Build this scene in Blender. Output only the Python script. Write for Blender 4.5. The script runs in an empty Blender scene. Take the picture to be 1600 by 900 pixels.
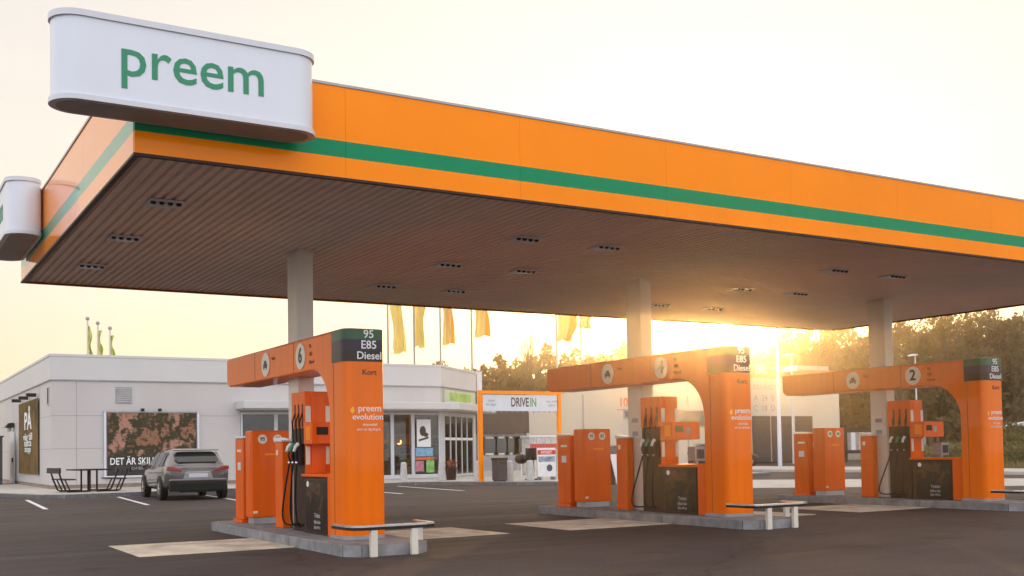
import bpy, bmesh, math, random
from math import sin, cos, pi, radians
from mathutils import Vector, Matrix
random.seed(7)
SC = bpy.context.scene
COL = SC.collection

# ------------------------------------------------------------------ camera
F_PX, CY_PX, YAW, PITCH, ROLL, HC = 1695.8, 644.2, .538, .0345, -.0162, 1.265
D = 6.455                                   # spacing of the three pump islands
def cam_axes():
    c, s = cos(YAW), sin(YAW)
    fwd = Vector((s*cos(PITCH), c*cos(PITCH), sin(PITCH)))
    rt = Vector((c, -s, 0)); up = rt.cross(fwd)
    rt2 = rt*cos(ROLL) + up*sin(ROLL)
    up2 = rt2.cross(fwd)
    return rt2, up2, fwd
RT, UP, FW = cam_axes()
EYE = Vector((0, 0, HC))
cd = bpy.data.cameras.new('camera'); cam = bpy.data.objects.new('camera', cd); COL.objects.link(cam)
m = Matrix((RT, UP, -FW)).transposed().to_4x4(); m.translation = EYE
cam.matrix_world = m
cd.sensor_fit = 'HORIZONTAL'; cd.sensor_width = 36; cd.lens = 36*F_PX/1600
cd.shift_x = 0; cd.shift_y = (CY_PX-450)/1600
cd.clip_start = .1; cd.clip_end = 3000
SC.camera = cam
def at(px, py, X=None, Y=None, Z=None):
    "a point of the real place, measured from the photograph, on a known wall, depth or floor"
    d = RT*((px-800)/F_PX) - UP*((py-CY_PX)/F_PX) + FW
    if X is not None: k = X/d.x
    elif Y is not None: k = Y/d.y
    else: k = (Z-HC)/d.z
    return EYE + d*k

# ------------------------------------------------------------------ light
SUN_AZ = 0.7255            # from +Y towards +X
SUN_EL = radians(6.05)
SUN_DIR = Vector((sin(SUN_AZ)*cos(SUN_EL), cos(SUN_AZ)*cos(SUN_EL), sin(SUN_EL)))
w = bpy.data.worlds.new("World"); SC.world = w; w.use_nodes = True
nt = w.node_tree; nt.nodes.clear()
def N(t, tp, **k):
    n = t.nodes.new(tp)
    for a, b in k.items():
        if a.startswith('i_'): n.inputs[a[2:].replace('_', ' ')].default_value = b
        else: setattr(n, a, b)
    return n
sky = N(nt, 'ShaderNodeTexSky', sky_type='NISHITA', sun_disc=False, sun_elevation=SUN_EL, sun_rotation=SUN_AZ,
        air_density=1.0, dust_density=1.0, ozone_density=1.0, altitude=50)
bg1 = N(nt, 'ShaderNodeBackground'); bg1.inputs[1].default_value = 0.05
nt.links.new(sky.outputs[0], bg1.inputs[0])
# thin bright overcast veil (cream), brighter away from the low sun, and the sun's own disc
tc = N(nt, 'ShaderNodeTexCoord')
dot = N(nt, 'ShaderNodeVectorMath', operation='DOT_PRODUCT'); dot.inputs[1].default_value = SUN_DIR
nrm = N(nt, 'ShaderNodeVectorMath', operation='NORMALIZE')
nt.links.new(tc.outputs['Generated'], nrm.inputs[0]); nt.links.new(nrm.outputs[0], dot.inputs[0])
def mr(src, a, b, c, d_, it='SMOOTHSTEP'):
    n = N(nt, 'ShaderNodeMapRange', interpolation_type=it)
    n.inputs[1].default_value = a; n.inputs[2].default_value = b; n.inputs[3].default_value = c; n.inputs[4].default_value = d_
    nt.links.new(src, n.inputs[0]); return n.outputs[0]
sep = N(nt, 'ShaderNodeSeparateXYZ'); nt.links.new(nrm.outputs[0], sep.inputs[0])
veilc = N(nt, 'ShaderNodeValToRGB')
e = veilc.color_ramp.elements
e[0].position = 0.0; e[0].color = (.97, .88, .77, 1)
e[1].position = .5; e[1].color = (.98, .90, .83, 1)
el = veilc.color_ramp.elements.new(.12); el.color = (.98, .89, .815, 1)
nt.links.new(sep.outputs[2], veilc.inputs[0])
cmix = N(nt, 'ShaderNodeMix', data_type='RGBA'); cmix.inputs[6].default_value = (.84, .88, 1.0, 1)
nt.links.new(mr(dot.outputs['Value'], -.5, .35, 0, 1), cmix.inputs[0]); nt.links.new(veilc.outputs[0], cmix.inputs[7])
side = mr(dot.outputs['Value'], .05, .62, 1.28, 0.565)  # added fill: unseen sky opposite the sun brightened to light the fronts
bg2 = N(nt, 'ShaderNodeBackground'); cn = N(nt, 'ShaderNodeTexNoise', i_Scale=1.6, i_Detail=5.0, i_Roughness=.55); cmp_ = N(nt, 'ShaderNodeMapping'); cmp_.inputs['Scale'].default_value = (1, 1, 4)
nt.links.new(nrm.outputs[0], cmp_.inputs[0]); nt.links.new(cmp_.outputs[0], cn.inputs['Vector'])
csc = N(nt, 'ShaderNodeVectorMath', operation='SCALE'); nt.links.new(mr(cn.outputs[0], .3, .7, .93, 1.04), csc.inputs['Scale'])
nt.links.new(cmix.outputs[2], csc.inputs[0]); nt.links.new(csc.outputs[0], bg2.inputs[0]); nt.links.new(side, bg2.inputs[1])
glow = mr(dot.outputs['Value'], cos(radians(9)), 1.0, 0, .5)
bg3 = N(nt, 'ShaderNodeBackground'); bg3.inputs[0].default_value = (1, .72, .32, 1); nt.links.new(glow, bg3.inputs[1])
disc = mr(dot.outputs['Value'], cos(radians(1.5)), cos(radians(.75)), 0, 26)
bg4 = N(nt, 'ShaderNodeBackground'); bg4.inputs[0].default_value = (1, .86, .55, 1); nt.links.new(disc, bg4.inputs[1])
def addsh(a, b):
    n = N(nt, 'ShaderNodeAddShader'); nt.links.new(a.outputs[0], n.inputs[0]); nt.links.new(b.outputs[0], n.inputs[1]); return n
out = N(nt, 'ShaderNodeOutputWorld')
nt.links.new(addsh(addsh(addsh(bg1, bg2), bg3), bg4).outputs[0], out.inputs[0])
sl = bpy.data.lights.new('sun', 'SUN'); sl.energy = 2.6; sl.angle = radians(.6); sl.color = (1, .60, .22)
so = bpy.data.objects.new('sun', sl); COL.objects.link(so)
so.rotation_euler = (-SUN_DIR).to_track_quat('-Z', 'Y').to_euler()
vs = SC.view_settings; vs.view_transform = 'Standard'; vs.look = 'None'; vs.gamma = 1; vs.use_curve_mapping = False; vs.exposure = 0.55
SC.cycles.max_bounces = 8; SC.cycles.diffuse_bounces = 4; SC.cycles.glossy_bounces = 3
SC.cycles.transmission_bounces = 4; SC.cycles.transparent_max_bounces = 12
SC.cycles.sample_clamp_indirect = 4

# ------------------------------------------------------------------ materials
def mat(name, col, rough=.6, metal=0, cior=1.5, var=.06, vscale=3.0, bump=0, bscale=60, coat=0, emit=None, estr=0, streak=0, spec=.5, rvar=0):
    m_ = bpy.data.materials.new(name); m_.use_nodes = True; t = m_.node_tree
    b = t.nodes['Principled BSDF']
    b.inputs['Roughness'].default_value = rough; b.inputs['Metallic'].default_value = metal
    b.inputs['Coat Weight'].default_value = coat; b.inputs['Coat Roughness'].default_value = .06; b.inputs['Coat IOR'].default_value = cior
    b.inputs['Specular IOR Level'].default_value = spec
    c = N(t, 'ShaderNodeTexCoord')
    if var or streak:
        n = N(t, 'ShaderNodeTexNoise', i_Scale=vscale, i_Detail=5.0, i_Roughness=.6)
        if streak:
            mp = N(t, 'ShaderNodeMapping'); mp.inputs['Scale'].default_value = (1, 1, streak)
            t.links.new(c.outputs['Object'], mp.inputs[0]); t.links.new(mp.outputs[0], n.inputs['Vector'])
        else: t.links.new(c.outputs['Object'], n.inputs['Vector'])
        r = N(t, 'ShaderNodeMapRange'); r.inputs[1].default_value = .3; r.inputs[2].default_value = .7
        r.inputs[3].default_value = 1-var*1.6; r.inputs[4].default_value = 1+var
        t.links.new(n.outputs[0], r.inputs[0])
        mx = N(t, 'ShaderNodeVectorMath', operation='SCALE'); mx.inputs[0].default_value = col[:3]
        t.links.new(r.outputs[0], mx.inputs['Scale']); t.links.new(mx.outputs[0], b.inputs['Base Color'])
        if rvar:
            r2 = N(t, 'ShaderNodeMapRange'); r2.inputs[1].default_value = .3; r2.inputs[2].default_value = .7
            r2.inputs[3].default_value = rough-rvar; r2.inputs[4].default_value = rough+rvar
            t.links.new(n.outputs[0], r2.inputs[0]); t.links.new(r2.outputs[0], b.inputs['Roughness'])
    else: b.inputs['Base Color'].default_value = (*col[:3], 1)
    if bump:
        n2 = N(t, 'ShaderNodeTexNoise', i_Scale=float(bscale), i_Detail=4.0); t.links.new(c.outputs['Object'], n2.inputs['Vector'])
        bp = N(t, 'ShaderNodeBump'); bp.inputs['Strength'].default_value = bump; bp.inputs['Distance'].default_value = .02
        t.links.new(n2.outputs[0], bp.inputs['Height']); t.links.new(bp.outputs[0], b.inputs['Normal'])
    if emit: b.inputs['Emission Color'].default_value = (*emit, 1); b.inputs['Emission Strength'].default_value = estr
    return m_
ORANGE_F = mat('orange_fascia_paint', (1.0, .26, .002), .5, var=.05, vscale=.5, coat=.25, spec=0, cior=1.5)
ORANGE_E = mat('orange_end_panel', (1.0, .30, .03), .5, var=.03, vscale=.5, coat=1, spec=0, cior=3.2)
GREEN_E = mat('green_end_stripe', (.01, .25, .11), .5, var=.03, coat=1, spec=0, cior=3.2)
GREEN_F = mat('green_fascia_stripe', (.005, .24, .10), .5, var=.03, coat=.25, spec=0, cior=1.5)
ORANGE = mat('orange_pump_paint', (.87, .16, .004), .35, var=.05, vscale=7.0, coat=.3, streak=.05, spec=.05)  # vertical streaks: grime, plus column reflections painted into the colour
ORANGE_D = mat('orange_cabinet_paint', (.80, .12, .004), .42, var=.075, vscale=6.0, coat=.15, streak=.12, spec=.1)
ORANGE_S = mat('sprayed_orange_text', (.75, .09, .01), .5, var=0)
WHITE = mat('white_sign_plastic', (.66, .67, .72), .35, var=.015, vscale=1.5, coat=.2)
WHITE_R = mat('white_trim', (.60, .60, .63), .4, var=.03)
GREENT = mat('green_lettering', (.01, .22, .10), .45, var=0)
SOFFIT = mat('soffit_sheet', (.84, .68, .57), .5, var=.05, vscale=.8, coat=.0)
ROOFM = mat('roof_felt', (.1, .1, .1), .9)
CREAM = mat('cream_post_paint', (.66, .59, .50), .5, var=.06, vscale=2, streak=.2)
WALL = mat('white_wall_panel', (.52, .485, .47), .55, var=.035, vscale=.7, streak=.4)
WALL2 = mat('white_parapet', (.57, .555, .545), .5, var=.03, vscale=.6)
JOINT = mat('panel_joint', (.34, .32, .31), .7, var=0)
CREAMW = mat('cream_hall_wall', (.60, .53, .42), .6, var=.04, vscale=.3)
BROWN = mat('dark_brown_cladding', (.07, .052, .048), .6, var=.12, vscale=2)
BROWN2 = mat('brown_plinth', (.28, .2, .15), .8, var=.15, vscale=4)
GREYM = mat('grey_metal', (.33, .33, .34), .45, metal=.5, var=.08)
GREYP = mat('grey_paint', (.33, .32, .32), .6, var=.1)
LIGHTM = mat('bright_metal', (.75, .74, .72), .25, metal=.9, var=.05)
BLACK = mat('black_plastic', (.014, .013, .014), .45, var=.1, spec=.2)
DARK = mat('dark_recess', (.03, .022, .02), .7, var=.15)
DARKBR = mat('dark_brown_plastic', (.05, .026, .022), .5, var=.2, vscale=8, spec=.15)
RUBBER = mat('rubber', (.01, .01, .01), .55, var=.1, spec=.2)
BANDG = mat('band_green', (.03, .10, .05), .35, var=.12, vscale=4, coat=.15, spec=.2)
BANDP = mat('band_violet', (.03, .018, .04), .35, var=.12, vscale=4, coat=.15, spec=.2)
BANDB = mat('band_black', (.022, .015, .012), .35, var=.12, vscale=4, coat=.15, spec=.2)
WTEXT = mat('white_lettering', (.78, .78, .76), .5, var=0)
BTEXT = mat('black_lettering', (.02, .018, .016), .5, var=0)
RTEXT = mat('red_lettering', (.75, .10, .04), .5, var=0)
DISC = mat('cream_disc', (.78, .72, .60), .5, var=.03)
KERB = mat('kerb_concrete', (.25, .24, .24), .85, var=.22, vscale=5, bump=.4, bscale=80)
CONC = mat('slab_concrete', (.70, .59, .45), .8, var=.26, vscale=2.2, bump=.25, bscale=50)
PAVE = mat('light_paving', (.46, .42, .37), .8, var=.15, vscale=1.5, bump=.2, bscale=40)
LINE = mat('road_paint', (.68, .67, .64), .7, var=.15, vscale=9)
RED = mat('red_paint', (.55, .04, .03), .5, var=.08)
REDF = mat('red_orange_fascia', (.78, .12, .035), .45, var=.05)
TRUNKW = mat('birch_bark', (.45, .40, .34), .8, var=.3, vscale=4)
TRUNK = mat('bark', (.11, .08, .06), .9, var=.3, vscale=4)
YELLOWF = mat('yellow_flag', (.95, .84, .38), .8, var=.05)
FLAGW = mat('flag_orange', (.90, .36, .04), .8, var=.1)
GRASS = mat('grass_ground', (.14, .12, .055), .95, var=.35, vscale=.6, bump=.6, bscale=8)
BUSHM = mat('bush_leaf', (.10, .095, .035), .8, var=.4, vscale=1.5)
SILVER = mat('car_silver', (.125, .108, .104), .28, metal=.45, var=.02, coat=1.0)
GLASSD = mat('car_glass', (.02, .022, .025), .05, var=0, spec=.8)
LAMPR = mat('tail_lamp', (.28, .008, .006), .15, var=0, coat=1)
TERRA = mat('terracotta', (.30, .09, .04), .8, var=.15)
WOODS = mat('slat_brown', (.2, .1, .06), .7, var=.2)
def translucent(m_, f, col):
    t = m_.node_tree; b = t.nodes['Principled BSDF']; o = t.nodes['Material Output']
    tr = N(t, 'ShaderNodeBsdfTranslucent'); tr.inputs[0].default_value = (*col, 1)
    mx = N(t, 'ShaderNodeMixShader'); mx.inputs[0].default_value = f
    t.links.new(b.outputs[0], mx.inputs[1]); t.links.new(tr.outputs[0], mx.inputs[2]); t.links.new(mx.outputs[0], o.inputs[0])
translucent(YELLOWF, .65, (.98, .84, .34)); translucent(FLAGW, .5, (.95, .4, .05))
def leafmat(name, cols, tr=.35, sc=.25):
    m_ = bpy.data.materials.new(name); m_.use_nodes = True; t = m_.node_tree; b = t.nodes['Principled BSDF']
    b.inputs['Roughness'].default_value = .8; b.inputs['Specular IOR Level'].default_value = .15
    c = N(t, 'ShaderNodeTexCoord'); n = N(t, 'ShaderNodeTexNoise', i_Scale=sc, i_Detail=6.0, i_Roughness=.7)
    t.links.new(c.outputs['Object'], n.inputs['Vector'])
    r = N(t, 'ShaderNodeValToRGB'); t.links.new(n.outputs[0], r.inputs[0])
    ee = r.color_ramp.elements; ee[0].position = .32; ee[0].color = (*cols[0], 1); ee[1].position = .68; ee[1].color = (*cols[-1], 1)
    for i, cc in enumerate(cols[1:-1]):
        x = ee.new(.32+.36*(i+1)/(len(cols)-1)); x.color = (*cc, 1)
    t.links.new(r.outputs[0], b.inputs['Base Color'])
    trn = N(t, 'ShaderNodeBsdfTranslucent'); t.links.new(r.outputs[0], trn.inputs[0])
    mx = N(t, 'ShaderNodeMixShader'); mx.inputs[0].default_value = tr
    t.links.new(b.outputs[0], mx.inputs[1]); t.links.new(trn.outputs[0], mx.inputs[2])
    t.links.new(mx.outputs[0], t.nodes['Material Output'].inputs[0]); return m_
LEAF_F = leafmat('forest_leaf', [(.06, .058, .03), (.12, .10, .05), (.17, .11, .055), (.09, .08, .04)], .45)
LEAF_A = leafmat('autumn_leaf', [(.12, .10, .03), (.2, .12, .035), (.10, .11, .03)], .45, .8)
LEAF_B = leafmat('bush_foliage', [(.09, .085, .035), (.17, .15, .06), (.30, .20, .09)], .4, .9)

# asphalt: fine aggregate, worn patches, tyre tracks
def asphalt():
    m_ = bpy.data.materials.new('asphalt'); m_.use_nodes = True; t = m_.node_tree; b = t.nodes['Principled BSDF']
    c = N(t, 'ShaderNodeTexCoord')
    n1 = N(t, 'ShaderNodeTexNoise', i_Scale=.25, i_Detail=6.0, i_Roughness=.6)
    n2 = N(t, 'ShaderNodeTexNoise', i_Scale=22.0, i_Detail=3.0, i_Roughness=.7)
    mp = N(t, 'ShaderNodeMapping'); mp.inputs['Scale'].default_value = (.12, 1.6, 1); mp.inputs['Rotation'].default_value = (0, 0, -.12)
    n3 = N(t, 'ShaderNodeTexNoise', i_Scale=.9, i_Detail=5.0, i_Roughness=.65)
    for n in (n1, n2): t.links.new(c.outputs['Object'], n.inputs['Vector'])
    t.links.new(c.outputs['Object'], mp.inputs[0]); t.links.new(mp.outputs[0], n3.inputs['Vector'])
    r = N(t, 'ShaderNodeValToRGB'); ee = r.color_ramp.elements
    ee[0].position = .36; ee[0].color = (.020, .014, .013, 1); ee[1].position = .64; ee[1].color = (.078, .055, .047, 1)
    a1 = N(t, 'ShaderNodeMath', operation='MULTIPLY_ADD'); a1.inputs[1].default_value = .40; t.links.new(n1.outputs[0], a1.inputs[0])
    a2 = N(t, 'ShaderNodeMath', operation='MULTIPLY'); a2.inputs[1].default_value = .30; t.links.new(n3.outputs[0], a2.inputs[0])
    t.links.new(a2.outputs[0], a1.inputs[2])
    a3 = N(t, 'ShaderNodeMath', operation='MULTIPLY_ADD'); a3.inputs[1].default_value = .34; t.links.new(n2.outputs[0], a3.inputs[0]); t.links.new(a1.outputs[0], a3.inputs[2])
    t.links.new(a3.outputs[0], r.inputs[0])
    n4 = N(t, 'ShaderNodeTexNoise', i_Scale=1.1, i_Detail=3.0, i_Roughness=.5, i_Distortion=.6); t.links.new(c.outputs['Object'], n4.inputs['Vector'])
    st = N(t, 'ShaderNodeMapRange', interpolation_type='SMOOTHSTEP'); st.inputs[1].default_value = .60; st.inputs[2].default_value = .70; st.inputs[3].default_value = 1; st.inputs[4].default_value = .62
    t.links.new(n4.outputs[0], st.inputs[0])
    vr = N(t, 'ShaderNodeTexVoronoi', feature='DISTANCE_TO_EDGE', i_Scale=.16); dn = N(t, 'ShaderNodeVectorMath', operation='ADD'); nd = N(t, 'ShaderNodeTexNoise', i_Scale=1.2, i_Detail=4.0)
    t.links.new(c.outputs['Object'], nd.inputs['Vector']); t.links.new(c.outputs['Object'], dn.inputs[0]); t.links.new(nd.outputs['Color'], dn.inputs[1]); t.links.new(dn.outputs[0], vr.inputs['Vector'])
    ck = N(t, 'ShaderNodeMapRange'); ck.inputs[1].default_value = .0; ck.inputs[2].default_value = .006; ck.inputs[3].default_value = .45; ck.inputs[4].default_value = 1
    t.links.new(vr.outputs['Distance'], ck.inputs[0])
    mu = N(t, 'ShaderNodeMath', operation='MULTIPLY'); t.links.new(st.outputs[0], mu.inputs[0]); t.links.new(ck.outputs[0], mu.inputs[1])
    sc_ = N(t, 'ShaderNodeVectorMath', operation='SCALE'); t.links.new(r.outputs[0], sc_.inputs[0]); t.links.new(mu.outputs[0], sc_.inputs['Scale']); t.links.new(sc_.outputs[0], b.inputs['Base Color'])
    bp = N(t, 'ShaderNodeBump'); bp.inputs['Strength'].default_value = .8; bp.inputs['Distance'].default_value = .012
    t.links.new(n2.outputs[0], bp.inputs['Height']); t.links.new(bp.outputs[0], b.inputs['Normal'])
    rr = N(t, 'ShaderNodeMapRange'); rr.inputs[1].default_value = .35; rr.inputs[2].default_value = .65; rr.inputs[3].default_value = .62; rr.inputs[4].default_value = .9; b.inputs['Specular IOR Level'].default_value = .3
    t.links.new(n3.outputs[0], rr.inputs[0]); t.links.new(rr.outputs[0], b.inputs['Roughness'])
    return m_
ASPH = asphalt()

# ------------------------------------------------------------------ mesh helpers
class MB:
    def __init__(s): s.v = []; s.f = []
    def add(s, vs, fs):
        o = len(s.v); s.v += [tuple(v) for v in vs]; s.f += [tuple(i+o for i in f) for f in fs]; return s
    def box(s, x0, x1, y0, y1, z0, z1):
        return s.add([(x0,y0,z0),(x1,y0,z0),(x1,y1,z0),(x0,y1,z0),(x0,y0,z1),(x1,y0,z1),(x1,y1,z1),(x0,y1,z1)],
                     [(0,3,2,1),(4,5,6,7),(0,1,5,4),(1,2,6,5),(2,3,7,6),(3,0,4,7)])
    def prism(s, poly, a0, a1, axis='z'):
        "extrude a polygon; for axis z poly is (x,y); for x it is (y,z); for y it is (x,z)"
        n = len(poly)
        def P(p, a): return {'z': (p[0],p[1],a), 'x': (a,p[0],p[1]), 'y': (p[0],a,p[1])}[axis]
        vs = [P(p, a0) for p in poly] + [P(p, a1) for p in poly]
        fs = [tuple(range(n))[::-1], tuple(range(n, 2*n))] + [(i, (i+1) % n, (i+1) % n+n, i+n) for i in range(n)]
        return s.add(vs, fs)
    def cyl(s, c, r0, r1, h, n=16, axis='z'):
        vs = []
        for k, (r, t) in enumerate(((r0, 0), (r1, h))):
            for i in range(n):
                a = 2*pi*i/n; u, v = r*cos(a), r*sin(a)
                vs.append({'z': (c[0]+u, c[1]+v, c[2]+t), 'y': (c[0]+u, c[1]+t, c[2]+v), 'x': (c[0]+t, c[1]+u, c[2]+v)}[axis])
        return s.add(vs, [tuple(range(n))[::-1], tuple(range(n, 2*n))] + [(i, (i+1) % n, (i+1) % n+n, i+n) for i in range(n)])
    def tube(s, pts, r, n=6, r1=None):
        pts = [Vector(p) for p in pts]; m_ = len(pts); vs = []
        ref = Vector((.13, .27, .95))
        for i, p in enumerate(pts):
            d = (pts[min(i+1, m_-1)]-pts[max(i-1, 0)]).normalized()
            a = d.cross(ref)
            if a.length < .05: a = d.cross(Vector((1, 0, 0)))
            a.normalize(); b = d.cross(a)
            rr = r if r1 is None else r+(r1-r)*i/(m_-1)
            for k in range(n):
                t = 2*pi*k/n; vs.append(p+a*rr*cos(t)+b*rr*sin(t))
        fs = [tuple(range(n))[::-1], tuple((m_-1)*n+k for k in range(n))]
        for i in range(m_-1):
            for k in range(n): fs.append((i*n+k, i*n+(k+1) % n, (i+1)*n+(k+1) % n, (i+1)*n+k))
        return s.add(vs, fs)
    def sphere(s, c, rx, ry=None, rz=None, n=10, m_=7):
        ry = ry or rx; rz = rz or rx; vs = []; fs = []
        for j in range(m_+1):
            t = pi*j/m_
            for i in range(n):
                a = 2*pi*i/n; vs.append((c[0]+rx*sin(t)*cos(a), c[1]+ry*sin(t)*sin(a), c[2]+rz*cos(t)))
        for j in range(m_):
            for i in range(n): fs.append((j*n+i, (j+1)*n+i, (j+1)*n+(i+1) % n, j*n+(i+1) % n))
        return s.add(vs, fs)
    def wall(s, a, b, z0, z1, th, out=1):
        "vertical slab from a to b (xy), thickness th on one side"
        a = Vector((a[0], a[1])); b = Vector((b[0], b[1])); d = (b-a).normalized(); nn = Vector((-d.y, d.x))*th*out
        return s.prism([tuple(a), tuple(b), tuple(b+nn), tuple(a+nn)], z0, z1)
    def build(s, name, m_, parent=None, smooth=False, bevel=0, loc=None):
        me = bpy.data.meshes.new(name); me.from_pydata(s.v, [], s.f); me.update()
        bm = bmesh.new(); bm.from_mesh(me)
        if smooth == 'weld': bmesh.ops.remove_doubles(bm, verts=bm.verts, dist=1e-4)
        if smooth != 'leaf': bmesh.ops.recalc_face_normals(bm, faces=bm.faces)
        bm.to_mesh(me); bm.free()
        if smooth and smooth != 'leaf':
            me.polygons.foreach_set('use_smooth', [True]*len(me.polygons)); me.set_sharp_from_angle(angle=radians(38))
        me.materials.append(m_)
        o = bpy.data.objects.new(name, me); COL.objects.link(o)
        if parent: o.parent = parent
        if loc: o.location = loc
        if bevel:
            bv = o.modifiers.new('bevel', 'BEVEL'); bv.width = bevel; bv.segments = 2; bv.limit_method = 'ANGLE'
        return o
def tag(o, label=None, cat=None, group=None, kind=None):
    if label: o['label'] = label
    if cat: o['category'] = cat
    if group: o['group'] = group
    if kind: o['kind'] = kind
    return o
def thing(name, label, cat, loc=(0,0,0), rz=0, group=None):
    o = bpy.data.objects.new(name, None); COL.objects.link(o); o.empty_display_size = .3
    o.location = loc; o.rotation_euler = (0, 0, rz); tag(o, label, cat, group); return o
def kids(o): return [c for c in bpy.data.objects if c.parent == o]
def copy_tree(o, loc=None, label=None, rz=None):
    c = o.copy(); COL.objects.link(c)
    if loc is not None: c.location = loc
    if rz is not None: c.rotation_euler = (0, 0, rz)
    if label: c['label'] = label
    for ch in kids(o):
        k = ch.copy(); COL.objects.link(k); k.parent = c
        for g in kids(ch):
            q = g.copy(); COL.objects.link(q); q.parent = k
    return c
_dg = None
def text(items, name, m_, parent, face='-y', ext=.003):
    """items: (string, size, u, z, depth) centred at u; face '-y' reads along +x at y=depth, '-x' reads along -y at x=depth,
    or a tuple (origin, right) for any wall"""
    mb = MB()
    for it in items:
        st, size, u, z, dep = it[:5]; bold = it[5] if len(it) > 5 else 0; wid = it[6] if len(it) > 6 else 1
        cu = bpy.data.curves.new('t', 'FONT'); cu.body = st; cu.size = size; cu.align_x = 'CENTER'; cu.align_y = 'CENTER'
        cu.extrude = ext; cu.offset = bold*size; cu.resolution_u = 3
        ob = bpy.data.objects.new('t', cu); COL.objects.link(ob)
        me = bpy.data.meshes.new_from_object(ob.evaluated_get(bpy.context.evaluated_depsgraph_get()))
        vs = []
        for v in me.vertices:
            x, y, zz = v.co; x *= wid
            if face == '-y': vs.append((u+x, dep-zz, z+y))
            elif face == '-x': vs.append((dep-zz, u-x, z+y))
            elif face == 'up': vs.append((u+x, z+y, dep+zz))
            else:
                o_, r_ = Vector(face[0]), Vector(face[1]); nn = Vector((r_.y, -r_.x, 0))
                vs.append(tuple(o_+r_*(u+x)+nn*(dep+zz)+Vector((0, 0, z+y))))
        mb.add(vs, [tuple(p.vertices) for p in me.polygons])
        bpy.data.objects.remove(ob); bpy.data.curves.remove(cu); bpy.data.meshes.remove(me)
    return mb.build(name, m_, parent)
def rrect(x0, x1, y0, y1, r, corners='all', n=6):
    "rounded rectangle; corners in order (x0,y0),(x1,y0),(x1,y1),(x0,y1)"
    fl = (1,1,1,1) if corners == 'all' else corners; out_ = []
    cs = [(x0+r, y0+r, pi), (x1-r, y0+r, 1.5*pi), (x1-r, y1-r, 0), (x0+r, y1-r, .5*pi)]
    sq = [(x0, y0), (x1, y0), (x1, y1), (x0, y1)]
    for f_, (cx_, cy_, a), q in zip(fl, cs, sq):
        if f_: out_ += [(cx_+r*cos(a+.5*pi*i/n), cy_+r*sin(a+.5*pi*i/n)) for i in range(n+1)]
        else: out_.append(q)
    return out_

# ------------------------------------------------------------------ ground
def sheet(name, poly, z, m_, kind='structure'):
    me = bpy.data.meshes.new(name); me.from_pydata([(x, y, z) for x, y in poly], [], [tuple(range(len(poly)))]); me.materials.append(m_)
    o = bpy.data.objects.new(name, me); COL.objects.link(o); o['kind'] = kind; return o
sheet('ground', [(-200, -60), (400, -60), (400, 400), (-200, 400)], 0, ASPH)
# concrete pads that run across under each island
for k in range(3):
    MB().prism([(2.95+k*6.46, 14.07), (8.37+k*6.46, 14.16), (8.30+k*6.46, 15.95), (2.95+k*6.46, 16.08)], -.05, .005).build('concrete_pad', CONC)['kind'] = 'structure'
# shop forecourt pavement with kerb
APR = [(-6, 70), (-2.2, 44), (3.4, 40), (4.55, 35.9), (5.2, 35.3), (17.6, 36.6), (18.9, 35.4), (20.0, 33.2), (21.4, 31.6), (24, 31.0), (33, 34), (34, 44), (30, 70)]
o = MB().prism(APR, -.05, .115).build('pavement', PAVE); o['kind'] = 'structure'
ke = MB()
for a, b in zip(APR[1:11], APR[2:12]):
    ke.wall(a, b, -.04, .13, .16, 1)
o = ke.build('kerb', KERB, bevel=.01); o['kind'] = 'structure'
# bay lines
def road_line(name, a, b, wd=.11, lab=None):
    a = Vector(a); b = Vector(b); d = (b-a).normalized(); n_ = Vector((-d.y, d.x))*wd/2
    MB().prism([tuple(a-n_), tuple(b-n_), tuple(b+n_), tuple(a+n_)], -.01, .004).build(name, LINE)['kind'] = 'structure'
for a, b in (((4.15, 35.2), (3.80, 28.6)), ((6.75, 35.2), (6.25, 28.8)), ((9.25, 35.3), (8.75, 29.0)), ((11.75, 35.5), (11.25, 29.2)), ((14.3, 35.8), (13.8, 29.6)), ((16.7, 36.2), (16.2, 30.2))):
    road_line('parking_line', a, b)
# pale lit band of road, far kerb strips on the right
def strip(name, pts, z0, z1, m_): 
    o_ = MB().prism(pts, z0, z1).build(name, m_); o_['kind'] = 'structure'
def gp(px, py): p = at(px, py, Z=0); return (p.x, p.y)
strip('lit_road_band', [gp(1120, 763), gp(1720, 758), gp(1720, 747), gp(1120, 750)], -.02, .004, PAVE)  # lit band on the asphalt, its brightness painted in as pale paving
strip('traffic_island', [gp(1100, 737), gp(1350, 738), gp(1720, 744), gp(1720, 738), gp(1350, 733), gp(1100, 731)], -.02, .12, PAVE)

# ------------------------------------------------------------------ canopy
KX0, KX1, KY0, KY1, SZ, FZ = 2.325, 22.2, 11.24, 20.46, 4.324, 5.345
T = thing('station_canopy', 'long orange fuel station canopy with green stripe and ribbed underside', 'canopy', (KX0, KY0, 0))
LX, LY = KX1-KX0, KY1-KY0
seams = [0]+[4.6-KX0, 6.88-KX0, 9.16-KX0, 11.44-KX0, 13.72-KX0, 16.0-KX0, 18.3-KX0]+[LX]
for z0, z1, m_, nm in ((SZ, 4.55, ORANGE_F, 'lower_fascia'), (4.55, 4.735, GREEN_F, 'stripe'), (4.735, FZ, ORANGE_F, 'upper_fascia')):
    for yy in (0, LY-.06):
        mb = MB()
        for a, b in zip(seams, seams[1:]): mb.box(a+.0015, b-.0015, yy, yy+.06, z0, z1)
        mb.build(nm, m_, T)
    for xx in (0, LX-.06):
        me_ = MB()
        for a, b in ((.06, 3.0), (3.0, 6.1), (6.1, LY-.06)): me_.box(xx, xx+.06, a+.003, b-.003, z0, z1)
        me_.build('end_'+nm, GREEN_E if nm == 'stripe' else ORANGE_E, T)
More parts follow.
